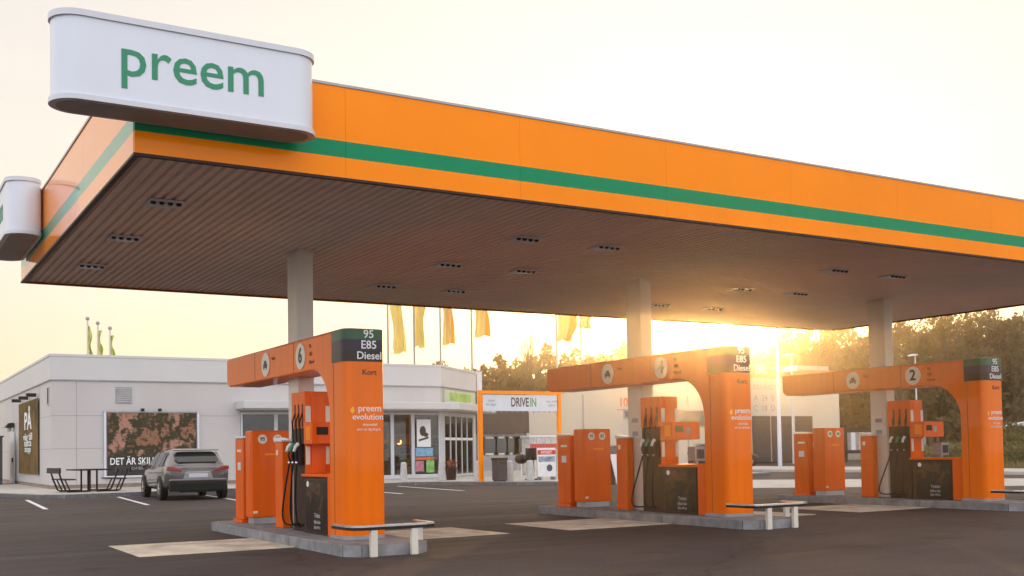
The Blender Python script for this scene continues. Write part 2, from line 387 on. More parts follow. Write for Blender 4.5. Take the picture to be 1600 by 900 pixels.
MB().box(-.012, LX+.012, -.012, .07, FZ+.001, FZ+.03).box(-.012, LX+.012, LY-.07, LY+.012, FZ+.001, FZ+.03).box(-.012, .07, .07, LY-.07, FZ+.001, FZ+.03).box(LX-.07, LX+.012, .07, LY-.07, FZ+.001, FZ+.03).build('edge_capping', GREYM, T)
MB().box(.06, LX-.06, .06, LY-.06, 4.6, 4.95).build('roof', ROOFM, T)
# trapezoid sheet underside, ribs along y
prof = []; x = .0; pitch = .125
while x < LX-.02:
    for dx, dz in ((0, .0), (.066, 0), (.08, .034), (.111, .034)):
        if x+dx < LX: prof.append((x+dx, SZ+.004+dz))
    x += pitch
prof.append((LX, SZ+.004))
vs = [(px_, .0, z_) for px_, z_ in prof]+[(px_, LY, z_) for px_, z_ in prof]; n_ = len(prof)
MB().add(vs, [(i, i+1, i+1+n_, i+n_) for i in range(n_-1)]).build('soffit', SOFFIT, T)
MB().box(-.01, LX+.01, -.01, .05, SZ-.03, SZ-.001).box(-.01, LX+.01, LY-.05, LY+.01, SZ-.03, SZ-.001).box(-.01, .05, .05, LY-.05, SZ-.03, SZ-.001).box(LX-.05, LX+.01, .05, LY-.05, SZ-.03, SZ-.001).build('drip_edge', DARKBR, T)
for k in range(3):
    px0 = 5.565+k*D-KX0; py0 = 15.57-KY0
    p_ = MB().box(px0, px0+.26, py0, py0+.43, .14, SZ+.02).build('post', CREAM, T, bevel=.012)
    c_ = MB().box(px0-.015, px0+.275, py0-.015, py0+.445, SZ-.06, SZ-.032).build('collar', CREAM, T)
    c_.parent = p_
    b_ = MB().box(px0-.008, px0, py0+.12, py0+.30, 1.72, 1.80).box(px0-.008, px0, py0+.13, py0+.29, 1.48, 1.56).build('socket', GREYP, T)
    b_.parent = p_

# recessed lights under the canopy
def canopy_light():
    t = thing('canopy_light', 'x', 'ceiling light')
    MB().box(-.20, .20, -.19, .17, -.025, .0).build('housing', WHITE_R, t, bevel=.006)
    for i in range(4): MB().cyl((-.15+i*.10, -.13, -.055), .026, .034, .029, 10).build('lamp_head', BLACK, t)
    MB().prism([(-.17, -.06), (.17, -.06), (.14, .15), (-.14, .15)], -.032, -.0255).build('lens', WHITE, t)
    return t
proto = canopy_light(); first = True
xs = [(3.1, 'at the left end of the canopy, by the corner sign'), (8.2, 'between the first and second pump islands, left of its pair'), (9.65, 'between the first and second pump islands, right of its pair'),
      (14.6, 'between the second and third pump islands, left of its pair'), (16.1, 'between the second and third pump islands, right of its pair')]
ys = [(13.35, 'front'), (15.75, 'middle'), (18.3, 'back')]
for x, lx in xs:
    for y, ly in ys:
        lab = '%s row soffit light %s' % (ly, lx)
        if first: proto.location = (x, y, SZ); proto['label'] = lab; proto['group'] = 'lights under the canopy'; first = False
        else: copy_tree(proto, (x, y, SZ), lab)

# ------------------------------------------------------------------ signs on the canopy
def stadium(x0, x1, y0, y1, n=14):
    r = (y1-y0)/2; cy_ = (y0+y1)/2; o_ = []
    for i in range(n+1): a = pi/2+pi*i/n; o_.append((x0+r+r*cos(a), cy_+r*sin(a)))
    for i in range(n+1): a = -pi/2+pi*i/n; o_.append((x1-r+r*cos(a), cy_+r*sin(a)))
    return o_
def brand_sign(loc, rz, label):
    t = thing('canopy_sign', label, 'sign', loc, rz, 'white signs on the canopy edge')
    L_, W_ = 2.60, .50
    MB().prism(stadium(-L_/2, L_/2, -W_, 0), .05, .80).build('sign_box', WHITE, t, smooth=True)
    rim = MB().prism(stadium(-L_/2-.02, L_/2+.02, -W_-.02, .0), .80, .86)
    rim.build('top_rim', WHITE_R, t, smooth=True)
    MB().prism(stadium(-L_/2-.02, L_/2+.02, -W_-.02, .0), .0, .05).build('bottom_rim', WHITE_R, t, smooth=True)
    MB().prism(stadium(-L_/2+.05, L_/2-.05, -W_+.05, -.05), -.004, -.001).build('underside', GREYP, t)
    text([('preem', .555, .0, .465, -W_-.003, .005, 1.0)], 'lettering', GREENT, t)
    return t
brand_sign((2.80, 11.225, 4.625), 0, 'large white rounded sign with green lettering on the front corner of the canopy')
# second sign on the left end of the canopy
s2 = brand_sign((2.31, 18.9, 4.625), -pi/2, 'white rounded sign seen end-on at the left edge of the photo')

# ------------------------------------------------------------------ islands
def island(k, lab):
    ox = k*D
    pl = [(4.976, 12.40), (5.14, 12.19), (5.94, 12.19), (6.12, 12.40), (6.12, 18.2), (5.95, 18.42), (5.15, 18.42), (4.976, 18.2)]
    t = thing('pump_island', lab, 'kerb island', (5.55+ox, 15.3, 0), 0, 'concrete islands under the pumps')
    lp = [(x-5.55, y-15.3) for x, y in pl]
    core = [(x*.82, y*.972) for x, y in lp]
    MB().prism(core, -.04, .137).build('concrete_fill', KERB, t)
    # kerb stones as a ring with joints
    kb = MB(); n = len(lp)
    for i in range(n):
        a = Vector(lp[i]); b = Vector(lp[(i+1) % n]); L_ = (b-a).length; m_ = max(1, round(L_/1.0))
        ca = Vector(core[i]); cb = Vector(core[(i+1) % n])
        for j in range(m_):
            u0 = j/m_+(.004/L_); u1 = (j+1)/m_-(.004/L_)
            kb.prism([tuple(a.lerp(b, u0)), tuple(a.lerp(b, u1)), tuple(ca.lerp(cb, u1)), tuple(ca.lerp(cb, u0))], -.04, .14+random.uniform(-.003, .003))
    kb.build('kerb_stones', KERB, t, bevel=.012)
    return t
island(0, 'low grey concrete island under the nearest pump, left of the photo')
island(1, 'low grey concrete island under the middle pump')
island(2, 'low grey concrete island under the rightmost, farthest pump')

def nearshape(x0, x1, y0, y1, ra, rb, n=8):
    p = [(x0, y1)]+[(x0+ra+ra*cos(pi+.5*pi*i/n), y0+ra+ra*sin(pi+.5*pi*i/n)) for i in range(n+1)]
    return p+[(x1-rb+rb*cos(1.5*pi+.5*pi*i/n), y0+rb+rb*sin(1.5*pi+.5*pi*i/n)) for i in range(n+1)]+[(x1, y1)]
def frame(k, lab, num, small):
    ox = k*D
    t = thing('pump_portal', lab, 'pump portal', (5.55+ox, 13.3, .14), 0, 'orange portals over the pumps')
    X0, X1 = -.265, .285; yo = -13.3; zo = -.14
    R_ = .66
    pr = [(13.42, .14), (13.58, .14), (13.58, 2.40-R_)]
    for i in range(1, 13):
        a = pi - (pi/2)*i/12
        pr.append((13.58+R_+R_*cos(a), 2.40-R_+R_*sin(a)))
    pr += [(18.14, 2.40)]+[(18.14+.16*sin(a), 2.56-.16*cos(a)) for a in (radians(22), radians(45), radians(68), radians(90))]
    pr += [(18.30, 2.86), (13.42, 2.86)]
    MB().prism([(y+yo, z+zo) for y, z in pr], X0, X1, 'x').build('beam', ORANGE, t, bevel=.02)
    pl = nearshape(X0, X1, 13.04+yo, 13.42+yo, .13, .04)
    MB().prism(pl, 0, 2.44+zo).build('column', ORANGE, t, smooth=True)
    pl2 = nearshape(X0-.004, X1+.004, 13.036+yo, 13.47+yo, .134, .044)
    for a, b, m_, nm in ((2.44, 2.585, BANDB, 'black_band'), (2.585, 2.725, BANDP, 'violet_band'), (2.725, 2.862, BANDG, 'green_band')):
        MB().prism(pl2, a+zo, b+zo).build(nm, m_, t, smooth=True)
    MB().prism(nearshape(X0+.02, X1-.02, 13.06+yo, 13.42+yo, .11, .03), 2.862+zo, 2.872+zo).box(X0+.02, X1-.02, 13.42+yo, 18.28+yo, 2.862+zo, 2.872+zo).build('top_cap', GREYP, t)
    for yy in (14.95, 16.75): MB().box(X0-.0025, X0, yy+yo, yy+.006+yo, 2.41+zo, 2.85+zo).build('panel_gap', BTEXT, t)
    MB().box(X0-.0025, X0, 13.41+yo, 13.416+yo, 0, 2.43+zo).build('panel_gap', BTEXT, t)
    MB().prism(nearshape(X0-.006, X1+.006, 13.034+yo, 13.585+yo, .135, .045), 0, .05).build('skirt', GREYM, t, smooth=True)
    # lettering on the near face
    fy = 13.036+yo-.002; fy2 = 13.04+yo-.002
    text([('95', .15, .075, 2.795+zo, fy, .01), ('E85', .15, .075, 2.655+zo, fy, .01), ('Diesel', .14, .08, 2.515+zo, fy, .01)], 'grade_lettering', WTEXT, t)
    text([('Kort', .105, .08, 2.30+zo, fy2, .008)], 'card_lettering', BTEXT, t)
    text([('preem', .125, .08, 1.83+zo, fy2, .004), ('evolution', .115, .055, 1.72+zo, fy2, .004), ('drivmedel', .05, .08, 1.62+zo, fy2), ('som tar dig längre', .045, .065, 1.56+zo, fy2)], 'slogan_lettering', WTEXT, t)
    MB().prism([(-.2, 1.80+zo), (-.15, 1.86+zo), (-.13, 1.80+zo), (-.16, 1.76+zo)], fy2-.002, fy2, 'y').build('slogan_leaf', mat('yellow_leaf', (.95, .45, .02), .5, var=0) if k == 0 else bpy.data.materials['yellow_leaf'], t)
    # discs on the side of the beam, facing -x
    for yy, what in ((14.65, 'n'), (16.2, 'c')):
        d_ = MB().cyl((X0-.012, yy+yo, 2.63+zo), .185, .185, .012, 28, 'x').build('disc', DISC, t, smooth=True)
        if what == 'n':
            q = text([(num, .30, yy+yo, 2.63+zo, X0-.014, .02)], 'number', BTEXT, t, '-x'); q.parent = d_
        else:
            c = MB(); u, z = yy+yo, 2.62+zo
            c.prism([(u-.085, z-.04), (u+.085, z-.04), (u+.085, z+.015), (u+.06, z+.02), (u+.04, z+.07), (u-.04, z+.07), (u-.06, z+.02), (u-.085, z+.015)], X0-.017, X0-.013, 'x')
            c.box(X0-.017, X0-.013, u-.075, u-.045, z-.065, z-.041).box(X0-.017, X0-.013, u+.045, u+.075, z-.065, z-.041)
            q = c.build('car_pictogram', BTEXT, t); q.parent = d_
    bmat_ = mat('brown_lettering', (.25, .05, .01), .5, var=0) if k == 0 else bpy.data.materials['brown_lettering']
    for it in (('95', .075, 14.27+yo, 2.74+zo, X0-.002), ('E85', .075, 14.25+yo, 2.63+zo, X0-.002), ('Diesel', .075, 14.22+yo, 2.52+zo, X0-.002), (small, .07, 15.85+yo, 2.70+zo, X0-.002)): text([it], 'beam_lettering', bmat_, t, '-x')
    return t
frame(0, 'nearest tall orange portal with number 6 beam, on the left island', '6', 'Tanka')
frame(1, 'middle orange portal with number 4 on its beam, sun low above it', '4', 'Tanka')
frame(2, 'rightmost orange portal with number 2 on its beam', '2', 'Tanka')

# ---- dispenser
def dispenser():
    t = thing('fuel_dispenser', 'x', 'fuel dispenser', (5.55, 14.6, .14), 0, 'orange fuel dispensers')
    O = lambda x, y, z: (x-5.55, y-14.6, z-.14)
    def bx(name, m_, x0, x1, y0, y1, z0, z1, par=t, bv=.01):
        a = O(x0, y0, z0); b = O(x1, y1, z1)
        return MB().box(a[0], b[0], a[1], b[1], a[2], b[2]).build(name, m_, par, bevel=bv)
    low = bx('base_cabinet', DARKBR, 5.37, 5.86, 13.84, 14.80, .14, .93)
    g = bx('poster_glass', POSTER, 5.355, 5.369, 13.88, 14.70, .18, .90, t, .003)
    dimw = mat('dim_white', (.42, .40, .38), .5, var=0)
    for it in (('Tvätta', .085, -.35, .26, -.197), ('bilen här', .07, -.35, .17, -.197), ('från 99 kr', .06, -.35, .095, -.197)): text([it], 'poster_lettering', dimw, g, '-x')
    MB().cyl((-.199, 0-.03+.04, .83-.14), .042, .042, .004, 16, 'x').build('round_sticker', WTEXT, g)
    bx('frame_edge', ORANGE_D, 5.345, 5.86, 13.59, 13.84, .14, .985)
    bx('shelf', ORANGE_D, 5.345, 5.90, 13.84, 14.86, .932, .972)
    # tall hose tower
    bx('tower_lower', DARKBR, 5.43, 5.79, 14.87, 15.42, .14, 1.62)
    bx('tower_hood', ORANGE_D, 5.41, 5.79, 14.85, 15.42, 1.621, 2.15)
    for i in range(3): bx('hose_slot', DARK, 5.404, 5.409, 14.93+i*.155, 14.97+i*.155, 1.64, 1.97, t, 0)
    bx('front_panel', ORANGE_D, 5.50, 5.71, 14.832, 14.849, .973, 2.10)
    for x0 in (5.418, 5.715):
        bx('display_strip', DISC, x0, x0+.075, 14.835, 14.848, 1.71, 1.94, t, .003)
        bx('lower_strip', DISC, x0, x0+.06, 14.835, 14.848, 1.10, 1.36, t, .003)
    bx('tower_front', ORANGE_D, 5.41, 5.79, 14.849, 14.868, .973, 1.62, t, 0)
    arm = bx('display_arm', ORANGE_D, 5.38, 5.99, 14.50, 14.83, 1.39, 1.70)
    bx('screen', BLACK, 5.45, 5.62, 14.495, 14.499, 1.52, 1.63, arm, 0)
    bx('keypad', GREYM, 5.68, 5.76, 14.495, 14.499, 1.49, 1.60, arm, 0)
    bx('arm_sticker', ORANGE_F, 5.376, 5.379, 14.55, 14.72, 1.45, 1.64, arm, 0)
    bk = bx('towel_box', GREYP, 5.80, 6.03, 14.42, 14.62, 1.02, 1.27)
    bx('towel_slot', DARK, 5.83, 6.00, 14.414, 14.419, 1.06, 1.22, bk, 0)
    bx('bracket', GREYM, 5.88, 5.94, 14.5, 14.56, .973, 1.02, t, 0)
    # nozzles and hoses on the -x side
    for i in range(3):
        y = 14.95+i*.155
        a = MB()
        ax, ay, az = O(5.40, y, 1.30)
        a.box(ax-.05, ax+.02, ay-.028, ay+.028, az-.20, az+.10)
        a.tube([(ax-.02, ay, az+.08), (ax-.07, ay, az+.02), (ax-.10, ay, az-.06), (ax-.07, ay, az-.15), (ax-.03, ay, az-.19)], .017, 7)
        nz = a.build('nozzle', BLACK, t, bevel=.008)
        MB().tube([(ax-.055, ay, az+.10), (ax-.10, ay, az+.06), (ax-.125, ay, az-.01)], .03, 8, .022).build('nozzle_guard', WTEXT if i != 1 else GREENT, nz, smooth=True)
        MB().sphere((ax-.085, ay, az-.17), .025, n=8, m_=5).build('swivel', LIGHTM, nz, smooth=True)
        # hose
        bot = .22+.02*i; off = (.10, .22, .55)[i]
        pts = []
        P0 = Vector((ax-.085, ay, az-.18)); P3 = Vector((ax+.02, ay+.02, .10))
        P1 = P0+Vector((-.04, off*.5, -.75)); P2 = Vector((ax-.05, ay+off*1.2, -.02))
        for s_ in range(15):
            u = s_/14; pts.append(P0*(1-u)**3+P1*3*u*(1-u)**2+P2*3*u*u*(1-u)+P3*u**3)
        MB().tube(pts, .014, 7).build('hose', RUBBER, t, smooth=True)
        # upper hose run from the slot
        MB().tube([(ax+.01, ay, az+.55), (ax-.035, ay, az+.42), (ax-.03, ay, az+.2), (ax-.02, ay, az+.1)], .012, 6).build('hose', RUBBER, t, smooth=True)
        # clip
    return t
# dim printed poster behind the glass of the pump base
POSTER = leafmat('pump_poster', [(.008, .008, .008), (.02, .014, .011), (.012, .012, .01), (.10, .045, .02), (.02, .02, .015)], 0, 3.0)
POSTER.node_tree.nodes['Principled BSDF'].inputs['Roughness'].default_value = .2
POSTER.node_tree.nodes['Principled BSDF'].inputs['Specular IOR Level'].default_value = .25
dp = dispenser(); dp['label'] = 'orange fuel dispenser with three black hoses under the beam numbered 6'
copy_tree(dp, (5.55+D, 14.6, .14), 'orange fuel dispenser with black hoses under the beam numbered 4')
copy_tree(dp, (5.55+2*D, 14.6, .14), 'orange fuel dispenser with black hoses under the beam numbered 2')

def tall_cabinet():
    t = thing('pump_cabinet', 'x', 'cabinet', (5.65, 17.28, .14), 0, 'wide orange cabinets')
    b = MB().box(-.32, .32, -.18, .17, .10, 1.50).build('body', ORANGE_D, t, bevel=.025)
    MB().box(-.28, .28, -.15, .15, 0, .10).build('plinth', GREYM, t)
    for i, (x, s_) in enumerate(((-.14, '95'), (.11, '85'))):
        d_ = MB().cyl((x, -.188, 1.36), .075, .075, .008, 22, 'y').build('disc', DISC, t, smooth=True)
        q = text([(s_, .085, x, 1.36, -.190, .01)], 'number', BTEXT, t); q.parent = d_
    MB().box(-.10, .14, -.183, -.1805, 1.10, 1.13).build('label_strip', ORANGE_F, t)
    MB().box(-.30, -.23, -.1835, -.1805, .17, .21).build('plate', DISC, t)
    MB().box(-.324, -.3205, -.12, .12, .3, 1.35).build('side_door', ORANGE_S if 0 else ORANGE_D, t)
    return t
def short_terminal():
    t = thing('payment_terminal', 'x', 'payment terminal', (5.48, 17.82, .14), 0, 'slim orange terminals with white caps')
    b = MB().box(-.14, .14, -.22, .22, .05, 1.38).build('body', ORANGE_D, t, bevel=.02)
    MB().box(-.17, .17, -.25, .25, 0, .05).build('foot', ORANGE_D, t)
    MB().prism([(-.235, 1.381), (.235, 1.381), (.235, 1.43), (-.235, 1.40)], -.155, .155, 'x').build('cap', WHITE, t, bevel=.008)
    MB().box(-.146, -.1405, -.10, .06, .86, .99).build('notice', WHITE, t)
    MB().box(-.146, -.1405, -.13, .08, 1.16, 1.20).build('card_slot', DISC, t)
    MB().box(.005, .10, -.226, -.2205, 1.08, 1.20).build('screen', WHITE_R, t)
    n = MB().box(.145, .19, -.2, -.13, .72, 1.06).tube([(.17, -.2, .95), (.17, -.25, .9), (.17, -.24, .72), (.17, -.18, .68)], .014, 6).build('nozzle', BLACK, t, bevel=.006)
    MB().tube([(.17, -.17, .70), (.16, -.27, .5), (.10, -.28, .42), (.12, -.24, .55), (.17, -.22, .66)], .012, 6).build('hose', RUBBER, t, smooth=True)
    return t
def mid_terminal():
    t = thing('slim_cabinet', 'x', 'cabinet', (5.47, 15.99, .14), 0, 'slim orange cabinets beside the posts')
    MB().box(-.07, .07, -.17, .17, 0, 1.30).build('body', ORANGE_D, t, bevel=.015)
    MB().prism([(-.185, 1.301), (.185, 1.301), (.185, 1.37), (-.185, 1.33)], -.085, .085, 'x').build('cap', WHITE, t, bevel=.008)
    MB().box(-.074, -.0705, .03, .10, 1.1, 1.18).build('badge', DISC, t)
    return t
for k, w_ in enumerate(('on the nearest island', 'on the middle island', 'on the rightmost island')):
    if k == 0:
        a, b, c = tall_cabinet(), short_terminal(), mid_terminal(); A, B, C_ = a, b, c
    else:
        a = copy_tree(A, (5.65+k*D, 17.28, .14)); b = copy_tree(B, (5.48+k*D, 17.82, .14)); c = copy_tree(C_, (5.47+k*D, 15.99, .14))
    a['label'] = 'wide orange cabinet with two round discs %s' % w_
    b['label'] = 'slim orange terminal with white cap and notice at the far end %s' % w_.replace('on', 'of', 1)
    c['label'] = 'plain slim orange cabinet with white top against the post %s' % w_
# bumper rails round the near ends
def rail():
    t = thing('bumper_rail', 'x', 'bumper rail', (5.55, 12.3, 0), 0, 'bumper rails at the near ends of the islands')
    pts = [(-.575, .45), (-.575, -.02), (-.53, -.15), (-.42, -.20), (.42, -.20), (.55, -.15), (.58, -.02), (.58, .42)]
    for z0, z1, m_, nm, e_ in ((.325, .36, BLACK, 'rubber_strip', 0), (.361, .385, LIGHTM, 'top_rail', .012)):
        mb = MB()
        P = [Vector(p) for p in pts]; inn = []
        outp = [p*1.0 for p in P]
        inn = [Vector((p.x*.90, p.y+.075 if abs(p.x) < .57 else p.y)) for p in P]
        n = len(P); vs = [(p.x, p.y, z0) for p in outp]+[(p.x, p.y, z0) for p in inn]+[(p.x, p.y, z1) for p in outp]+[(p.x, p.y, z1) for p in inn]
        fs = []
        for i in range(n-1):
            fs += [(i, i+1, n+i+1, n+i), (2*n+i, 3*n+i, 3*n+i+1, 2*n+i+1), (i, 2*n+i, 2*n+i+1, i+1), (n+i, n+i+1, 3*n+i+1, 3*n+i)]
        fs += [(0, n, 3*n, 2*n), (n-1, 3*n-1, 4*n-1, 2*n-1)]
        mb.add(vs, fs); mb.build(nm, m_, t)
    for x, y in ((-.28, -.165), (.26, -.165), (.55, .30)):
        MB().box(x-.045, x+.045, y-.03, y+.03, 0, .325).build('rail_post', CREAM, t, bevel=.006)
    return t
rl = rail(); rl['label'] = 'white and black bumper rail round the end of the nearest island'
copy_tree(rl, (5.55+D, 12.3, 0), 'white and black bumper rail round the end of the middle island')
copy_tree(rl, (5.55+2*D, 12.3, 0), 'bumper rail cut by the right edge of the photo')

# ------------------------------------------------------------------ shop building
BX0, BX1, BY, TOP = 5.76, 21.45, 42.0, 5.0
A = Vector((BX1, BY)); B = Vector((25.0, 45.3))
S = thing('shop_building', 'white flat-roofed station shop with glazed front behind the nearest pump', 'building', (0, 0, .115))
zz = -.115
w_ = MB()
w_.box(BX0, 12.64, BY, BY+.25, .25+zz, 4.06+zz)                       # blank front
w_.box(12.64, BX1, BY, BY+.25, 2.95+zz, 4.06+zz)
w_.box(BX0, BX0+.25, BY+.25, 59.2, .25+zz, 4.06+zz)                  # left side
w_.box(BX0, 27, 59.2, 59.45, .0+zz, 4.06+zz)
w_.wall(A, B, 2.95+zz, 4.06+zz, .25, 1)
w_.box(B.x-.25, B.x, B.y, 59.2, 0, 4.06+zz)
w_.build('wall', WALL, S)
MB().box(BX0+.02, 12.6, BY+.02, BY+.2, 0, .25+zz).box(BX0+.02, BX0+.2, BY+.2, 59, 0, .25+zz).build('plinth', BROWN2, S)
pp = [(BX0-.05, BY-.05), (BX1+.02, BY-.05), (B.x+.05, B.y-.02), (B.x+.05, 59.5), (BX0-.05, 59.5)]
MB().prism(pp, 4.06+zz, 4.9+zz).build('parapet', WALL2, S)
MB().prism([(x+(.03 if x > 10 else -.03), y-.02 if y < 50 else y+.02) for x, y in pp], 4.9+zz, 5.0+zz).build('coping', WALL2, S, bevel=.01)
MB().prism([(x+(.008 if x > 10 else -.008), y-.008) for x, y in pp], 4.04+zz, 4.075+zz).build('drip_strip', GREYM, S)
j = MB()
for z in (1.55, 2.75): j.box(BX0-.003, 7.5, BY-.003, BY, z+zz, z+.025+zz); 
for z in (2.75,): j.box(11.1, 12.5, BY-.003, BY, z+zz, z+.025+zz)
for x in (6.6,): j.box(x, x+.025, BY-.003, BY, .27+zz, 4.03+zz)
for y in (45.0, 49.5, 53.5): j.box(BX0-.003, BX0, y, y+.04, .27+zz, 4.03+zz)
for z in (1.55, 2.75): j.box(BX0-.003, BX0, BY+.02, 59, z+zz, z+.02+zz)
j.build('panel_joint', JOINT, S)
# vents
v = MB().box(7.98, 8.55, BY-.03, BY, 3.22+zz, 3.83+zz).build('vent', GREYM, S)
sl_ = MB()
for i in range(7): sl_.prism([(BY-.05, 3.26+i*.08+zz), (BY-.031, 3.26+i*.08+zz), (BY-.031, 3.31+i*.08+zz)], 8.0, 8.53, 'x')
sl_.build('louvre', GREYP, S).parent = v
v = MB().box(BX0-.03, BX0, 42.35, 42.9, 3.15+zz, 3.85+zz).build('vent', WALL2, S)
MB().box(BX0-.036, BX0-.031, 42.45, 42.8, 3.2+zz, 3.8+zz).build('louvre', DARK, S).parent = v
# awning over the glazing
aw = MB().prism([(12.45, BY-1.1), (BX1+.35, BY-1.1), (B.x+.65, B.y-.9), (B.x, B.y-.02), (BX1, BY-.02), (12.45, BY-.02)], 3.02+zz, 3.32+zz).build('awning', WALL2, S, bevel=.02)
MB().prism([(12.5, BY-1.05), (BX1+.33, BY-1.05), (B.x+.6, B.y-.86), (B.x, B.y-.03), (BX1, BY-.03), (12.5, BY-.03)], 2.97+zz, 3.015+zz).build('awning_lining', GREYP, S).parent = aw
# glazing
GL = bpy.data.materials.new('shop_glass'); GL.use_nodes = True; t = GL.node_tree
gls = N(t, 'ShaderNodeBsdfGlossy'); gls.inputs['Roughness'].default_value = .02; gls.inputs[0].default_value = (.9, .9, .9, 1)
trp = N(t, 'ShaderNodeBsdfTransparent'); trp.inputs[0].default_value = (.75, .78, .76, 1)
fr = N(t, 'ShaderNodeFresnel'); fr.inputs[0].default_value = 1.5; mxx = N(t, 'ShaderNodeMixShader')
t.links.new(fr.outputs[0], mxx.inputs[0]); t.links.new(trp.outputs[0], mxx.inputs[1]); t.links.new(gls.outputs[0], mxx.inputs[2]); t.links.new(mxx.outputs[0], t.nodes['Material Output'].inputs[0])
edges = [12.66, 14.08, 15.5, 16.9, 18.2, 19.15, 20.12, 21.42]
for a, b in zip(edges, edges[1:]):
    f_ = MB().box(a, a+.09, BY+.02, BY+.12, .12+zz, 2.93+zz).box(b-.06, b, BY+.02, BY+.12, .12+zz, 2.93+zz).box(a+.09, b-.06, BY+.02, BY+.12, .12+zz, .28+zz).box(a+.09, b-.06, BY+.02, BY+.12, 2.83+zz, 2.93+zz).build('window', WHITE_R, S)
    MB().box(a+.09, b-.06, BY+.06, BY+.07, .28+zz, 2.83+zz).build('pane', GL, S).parent = f_
dA = (B-A).normalized(); LAB = (B-A).length
def onB(u, n=0): p = A+dA*u+Vector((dA.y, -dA.x))*n; return (p.x, p.y)
MB().wall(onB(0), onB(.5), 0, 2.95+zz, .12, 1).wall(onB(LAB-.35), onB(LAB), 0, 2.95+zz, .12, 1).wall(onB(.5), onB(LAB-.35), 2.8+zz, 2.95+zz, .12, 1).build('corner_pillar', WHITE_R, S)
dd = MB()
us = [.5, 1.3, 2.05, 2.85, 3.6, LAB-.35]
us = [u for u in us if u <= LAB-.34]
for u in us: dd.wall(onB(u-.04), onB(u+.04), 0, 2.79+zz, .08, 1)
for a, b in zip(us, us[1:]): dd.wall(onB(a+.04), onB(b-.04), 0, .10, .08, 1)
dr = dd.build('door', LIGHTM if 0 else WHITE_R, S)
pn = MB()
for a, b in zip(us, us[1:]): pn.wall(onB(a+.04, -.03), onB(b-.04, -.03), .10, 2.79+zz, .01, 1)
pn.build('pane', GL, S).parent = dr
ds = MB()
for a, b in zip(us, us[1:]): ds.wall(onB(a+.05, -.015), onB(b-.05, -.015), 1.62, 1.74, .004, 1)
ds.build('safety_strip', WTEXT, S).parent = dr
# lit panel over the entrance
pb = MB().wall(onB(.35, .02), onB(LAB-.2, .02), 3.36+zz, 3.95+zz, .06, -1).build('entrance_panel', mat('pale_green_panel', (.55, .60, .42), .5, var=.1, vscale=2), S)
MB().wall(onB(1.0, .085), onB(3.9, .085), 3.5+zz, 3.85+zz, .01, -1).build('green_strip', mat('lime_panel', (.35, .55, .12), .5, var=.2, vscale=2), S)
# interior
INT = mat('shop_interior', (.22, .17, .13), .8, var=.3, vscale=1.2)
MB().box(12.5, 24.5, 49.5, 49.6, 0, 2.9).box(12.5, 12.6, 42.4, 49.5, 0, 2.9).box(12.5, 24.5, 45.9, 49.6, 2.9, 2.96).build('interior_wall', INT, S)
MB().box(12.5, 21.3, 42.4, 46, 2.9, 2.96).build('interior_ceiling', mat('dim_ceiling', (.3, .27, .22), .8), S)
MB().box(12.6, 21.3, 42.3, 49.4, .005, .012).build('interior_floor', BROWN2, S)
cols = [('stock_red', (.5, .05, .03)), ('stock_green', (.05, .3, .08)), ('stock_yellow', (.6, .4, .05)), ('stock_blue', (.05, .15, .4)), ('stock_white', (.6, .6, .58)), ('stock_orange', (.7, .18, .03))]
cm = [mat(n, c, .5, var=.2, vscale=8) for n, c in cols]
def shelf_unit(x, y, label, n=4, wdt=1.3):
    t = thing('shelf_unit', label, 'shelf', (x, y, .13), 0, 'shelves inside the shop')
    MB().box(0, wdt, 0, .03, 0, 1.9).box(0, .03, -.4, 0, 0, 1.9).box(wdt-.03, wdt, -.4, 0, 0, 1.9).build('frame', GREYP, t)
    for i in range(n): MB().box(.03, wdt-.03, -.4, 0, .1+i*.45, .13+i*.45).build('shelf', WHITE_R, t)
    for i in range(n):
        q = MB()
        xx = .06
        while xx < wdt-.2:
            ww = random.uniform(.08, .16); hh = random.uniform(.2, .34); q.box(xx, xx+ww, -.36, -.1, .131+i*.45, .131+i*.45+hh); xx += ww+.015
        q.build('goods_row', random.choice(cm), t)
    return t
shelf_unit(13.0, 44.6, 'shelf of goods behind the leftmost shop windows')
shelf_unit(15.2, 44.8, 'shelf of goods hidden partly behind the nearest pump tower')
shelf_unit(17.2, 43.6, 'goods shelf just right of the nearest orange column', wdt=1.5)
shelf_unit(19.9, 44.6, 'shelf behind the hanging white poster in the shop window')
shelf_unit(22.2, 47.4, 'shelf seen through the glass entrance doors', wdt=2.0)
# warm lamp and display inside
g = thing('display_stand', 'orange and brown bun display with triangular top behind the shop window', 'display stand', (19.45, 43.2, .13))
MB().prism([(-.45, 0), (.42, 0), (.55, 1.25), (-.55, 1.25)], 0, .4, 'y').build('basket', mat('basket_brown', (.35, .14, .05), .7, var=.5, vscale=9), g)
MB().box(-.6, .6, -.05, .45, 1.5, 1.72).build('tray', mat('tray_orange', (.75, .18, .03), .5, var=.2, vscale=5), g)
MB().tube([(-.25, .1, 1.25), (0, .1, 2.6), (.28, .1, 1.25)], .03, 6).build('hanger_frame', mat('frame_orange', (.7, .2, .05), .5), g)
lm = MB().sphere((.62, .1, 1.55), .11).build('warm_lamp', mat('warm_bulb', (1, .5, .2), .4, var=0, emit=(1, .35, .08), estr=6), g)
p = thing('window_poster', 'white hanging poster with a dark cup drawing in the shop window', 'poster', (20.62, 41.99, 1.45))
MB().box(-.33, .33, -.02, .0, 0, 1.18).build('sheet', mat('poster_white', (.82, .80, .80), .6, var=.02), p)
MB().sphere((-.05, -.022, .68), .15, .012, .22, 14, 8).sphere((.1, -.022, .52), .12, .012, .10, 12, 6).build('dark_cup', mat('coffee_brown', (.05, .025, .02), .5), p)
